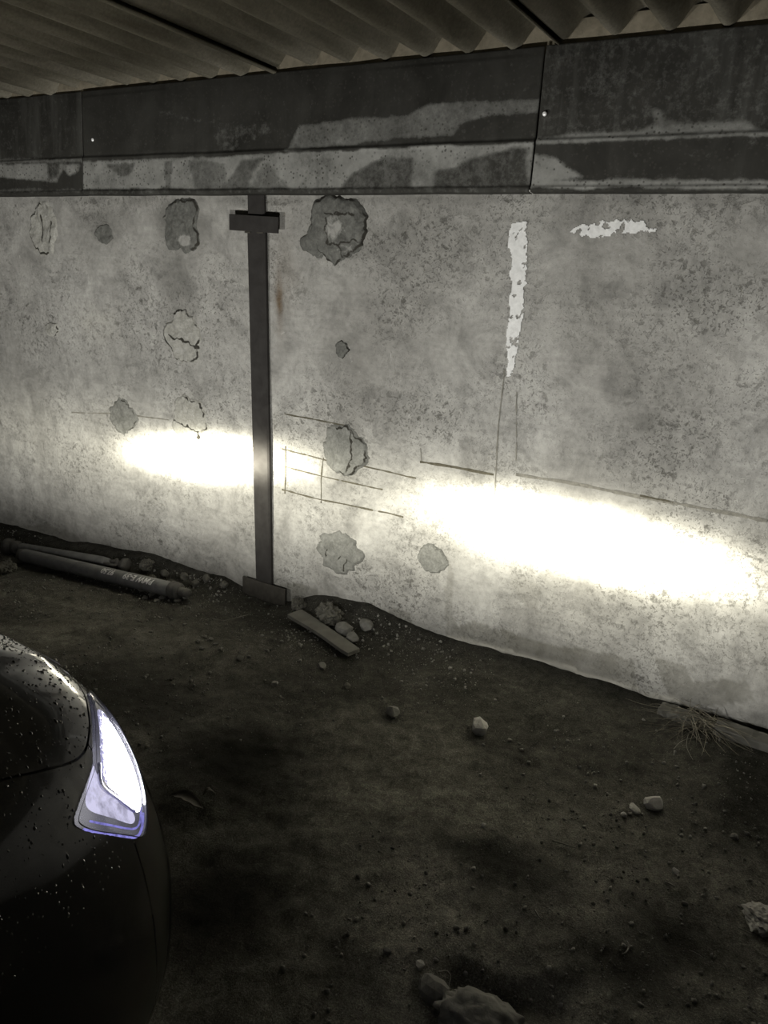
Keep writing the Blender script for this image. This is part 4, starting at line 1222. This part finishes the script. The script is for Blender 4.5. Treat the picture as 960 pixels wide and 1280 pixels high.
stone(845, 1091, 10, 7, 0.007, 59, 'tiny pale pebble below the pale stone pair', 'stone_pale')
stone(10, 712, 30, 14, 0.026, 61, 'dark earth clod beneath the left end of the drive shafts', 'clod', 'clod', name='earth_clod', sub=4, cuts=3, rough=0.35)
stone(184, 712, 20, 12, 0.026, 63, 'dark earth clod by the wall just right of the slim drive shaft joint', 'clod', 'clod', name='earth_clod', sub=4, cuts=3, rough=0.35)
for i, (a, b) in enumerate([(176, 738), (190, 744), (203, 748), (212, 742), (222, 752), (196, 752), (182, 748), (232, 748)]):
    stone(a, b, 13 - i % 3 * 2, 8, 0.009, 70 + i, 'small stone chip in the rubble along the thick drive shaft', 'stone', group='stone chips along the drive shaft', sub=1)
for i, (a, b) in enumerate([(247, 803), (256, 797), (264, 800), (270, 806), (276, 812), (252, 812)]):
    stone(a, b, 9 - i % 2 * 2, 6, 0.007, 90 + i, 'tiny stone chip in the loose cluster below the post', 'stone', group='stone chips below the post', sub=1)
for i, (a, b) in enumerate([(190, 722), (214, 728), (245, 728), (258, 722), (280, 730), (206, 716), (230, 720)]):
    stone(a, b + 4, 14, 9, 0.02, 120 + i, 'dark crumb of earth on the bank along the wall left of the post', 'clod', 'clod', group='earth crumbs along the wall', name='earth_crumb', sub=2, rough=0.16)

# plank
q = [on_ground(*p) for p in ((359.5, 777), (376, 770), (449, 817), (434, 825))]
zc = max(gzs(v[0], v[1]) for v in q) + 0.012
c0 = [Vector((v[0], v[1], zc + 0.004 * i)) for i, v in enumerate(q)]
def plank_mesh(c, th=0.014):
    rows = 12; V = []
    for i in range(rows):
        t_ = i / (rows - 1); a = c[0].lerp(c[3], t_); b = c[1].lerp(c[2], t_)
        bow = 0.006 * math.sin(math.pi * t_)
        wv_ = (b - a); a = a - wv_ * 0.02 * math.sin(9 * t_); b = b + wv_ * 0.03 * math.sin(7 * t_ + 1)
        if i == rows - 1: a = a.lerp(b, 0.06)
        for v, z in ((a, 0), (b, 0), (b, -th), (a, -th)): V.append((v.x, v.y, v.z + z + bow))
    F = []
    for i in range(rows - 1):
        for k in range(4): F.append((i * 4 + k, i * 4 + (k + 1) % 4, (i + 1) * 4 + (k + 1) % 4, (i + 1) * 4 + k))
    F.append((0, 1, 2, 3)); F.append(tuple((rows - 1) * 4 + k for k in (3, 2, 1, 0)))
    return mesh_py(V, F)
o = link('wooden_plank', plank_mesh(c0), MAT['plank'], None, False)
tag(o, 'short flat grey plank lying on the soil right of the post base', 'plank')
bm = bmesh.new(); bm.from_mesh(o.data); bmesh.ops.recalc_face_normals(bm, faces=bm.faces); bm.to_mesh(o.data); bm.free()

# boards along the wall foot at the right
def foot_board(p0, p1, w, th, label):
    a = on_ground(*p0); b = on_ground(*p1)
    L_ = math.hypot(b[0] - a[0], b[1] - a[1])
    bm = box_bm(L_, w, th, 0.004)
    r_ = random.Random(int(p0[0]))
    bmesh.ops.subdivide_edges(bm, edges=[e for e in bm.edges if e.calc_length() > L_ * 0.5], cuts=9)
    for v in bm.verts: v.co += Vector((0, r_.uniform(-1, 1) * 0.004, r_.uniform(-1, 1) * 0.0025))
    o = bm_obj('foot_board', bm, MAT['plank'])
    o.location = ((a[0] + b[0]) / 2, (a[1] + b[1]) / 2, (a[2] + b[2]) / 2 + th * 0.2)
    o.rotation_euler = (0, 0, math.atan2(b[1] - a[1], b[0] - a[0]))
    tag(o, label, 'board'); return o
foot_board((824, 888), (872, 906), 0.055, 0.035, 'short grey board at the wall foot left of the straw clump')
foot_board((893, 913), (1010, 951), 0.060, 0.040, 'long grey board at the wall foot right of the straw clump')

# dry straw clump (uncountable strands)
def straw():
    c = on_ground(872, 908); V = []; F = []; base = 0
    for i in range(150):
        a = random.uniform(0, 2 * math.pi); L_ = random.uniform(0.05, 0.16)
        st_ = Vector((c[0] + random.gauss(0, 0.035), c[1] + random.gauss(0, 0.018), 0)); st_.z = gzs(st_.x, st_.y) + random.uniform(0.0, 0.04)
        di = Vector((math.cos(a), math.sin(a) * 0.6 - 0.25, random.uniform(-0.1, 0.3))).normalized(); cu = Vector((random.uniform(-1, 1), random.uniform(-1, 1), -0.9)) * 0.5
        pts = []
        for k in range(5):
            t_ = k / 4; p = st_ + di * (L_ * t_) + cu * (L_ * t_ * t_ * 0.6)
            p.z = max(p.z, gzs(p.x, min(p.y, 2.5)) + 0.003); p.y = min(p.y, 2.495)
            pts.append(p)
        v, f_ = tube_vf(pts, [0.0011, 0.0012, 0.0011, 0.0009, 0.0005], 3, False)
        V += v; F += [tuple(x + base for x in ff) for ff in f_]; base += len(v)
    tag(link('straw_clump', mesh_py(V, F), MAT['straw']), 'tangled clump of dry straw at the wall foot on the right', 'straw', kind='stuff')
straw()
def twig(pts, r, label, mat='twig', group=None):
    P = []
    for (a, b) in pts:
        g = on_ground(a, b); P.append(Vector((g[0], g[1], g[2] + r + 0.004)))
    n = len(P); Q = crom(np.array([tuple(p) for p in P]), np.linspace(0, n - 1.001, 5 * n))
    o = tube('twig', Q, [r * (1 - 0.5 * i / (5 * n)) for i in range(5 * n)], MAT[mat], None, 5)
    tag(o, label, 'twig', group)
twig([(690, 1053), (703, 1057), (719, 1062)], 0.0022, 'pale straight twig on the dark soil right of centre')
twig([(668, 1140), (673, 1148), (677, 1152)], 0.0022, 'tiny pale twig left of the curved twig')
twig([(783, 1179), (786, 1186), (782, 1193), (777, 1195)], 0.0020, 'small curved twig on the dark stain at lower right')
twig([(922, 1162), (932, 1167), (940, 1171)], 0.0022, 'pale straight stick below the crumbly lump')
twig([(861, 1190), (870, 1194), (879, 1200)], 0.0014, 'thin bent straw among pebbles at lower right')
twig([(834, 1106), (840, 1109), (844, 1111)], 0.0026, 'short thick twig bit above the dark stain')
twig([(266, 775), (278, 777), (285, 776), (310, 770)], 0.0018, 'thin dry twig below the post base plate')
twig([(548, 1218), (558, 1217), (563, 1224), (560, 1236)], 0.0022, 'hooked root loop beside the half-buried stone')
twig([(860, 920), (858, 935), (866, 952)], 0.0010, 'fine straw stalk trailing from the straw clump')
twig([(842, 938), (852, 928), (868, 924), (880, 926)], 0.0010, 'fine arched straw stalk left of the straw clump')
# dead leaf in front of the car
def leaf(px, py, L_, W_, rot, label, curl=0.5):
    p = on_ground(px, py); V = []; F = []; n, m = 12, 7
    for i in range(n):
        t_ = i / (n - 1); w = W_ * math.sin(math.pi * min(1, t_ * 0.93 + 0.05)) ** 0.8
        for k in range(m):
            s_ = (k / (m - 1) - 0.5) * 2
            x = (t_ - 0.5) * L_; y = s_ * w / 2 * (1 + 0.15 * math.sin(i * 2.3))
            z = 0.006 + curl * w * 0.5 * s_ * s_ + 0.012 * math.sin(t_ * 4)
            V.append((p[0] + x * math.cos(rot) - y * math.sin(rot), p[1] + x * math.sin(rot) + y * math.cos(rot), p[2] + z))
    for i in range(n - 1):
        for k in range(m - 1): F.append((i * m + k, i * m + k + 1, (i + 1) * m + k + 1, (i + 1) * m + k))
    o = link('dead_leaf', mesh_py(V, F), MAT['leaf']); md = o.modifiers.new('thickness', 'SOLIDIFY'); md.thickness = 0.0012
    tag(o, label, 'leaf')
leaf(233, 1003, 0.10, 0.04, 0.2, 'curled dead leaf on the soil right of the headlight')
leaf(262, 994, 0.035, 0.016, 1.1, 'small curled leaf scrap beside the bigger dead leaf')

# loose gravel and crumbs over the soil
def gravel():
    bm = bmesh.new(); bmesh.ops.create_icosphere(bm, subdivisions=1, radius=1.0)
    bV = np.array([v.co[:] for v in bm.verts]); bF = np.array([[v.index for v in f_.verts] for f_ in bm.faces]); bm.free()
    N = 42000
    x = rng.uniform(-3.9, 0.4, N); y = rng.uniform(0.45, 2.5, N)
    dens = 0.30 + 1.2 * np.clip(fbm(x * 1.6, y * 1.6, 3, 88) * 2.2, -0.3, 1)
    for px, py, r in ((880, 1040, 0.3), (900, 1200, 0.25), (520, 1190, 0.25), (210, 745, 0.25), (440, 780, 0.2), (700, 1000, 0.3)):
        c = at_z(px, py, 0); dens += 0.6 * np.exp(-((x - c[0]) ** 2 + (y - c[1]) ** 2) / r ** 2)
    k = rng.random(N) < dens
    x, y = x[k], y[k]
    keep = ~((x < -0.70) & (y < 0.95)) & (y < 2.49)
    x, y = x[keep], y[keep]; n = len(x)
    r = 0.0013 + 0.0055 * rng.random(n) ** 9
    V = bV[None] * r[:, None, None] * (0.7 + 0.6 * rng.random((n, len(bV), 1))) * rng.uniform(0.6, 1.3, (n, 1, 3))
    V += np.stack([x, y, gz(x, y) + r * 0.35], -1)[:, None, :]
    F = bF[None] + (np.arange(n) * len(bV))[:, None, None]
    tag(link('gravel', mesh_vf(V.reshape(-1, 3), F.reshape(-1, 3)), MAT['gravel'], None, False), 'fine gravel and crumbs scattered over the soil floor', 'gravel', kind='stuff')
gravel()
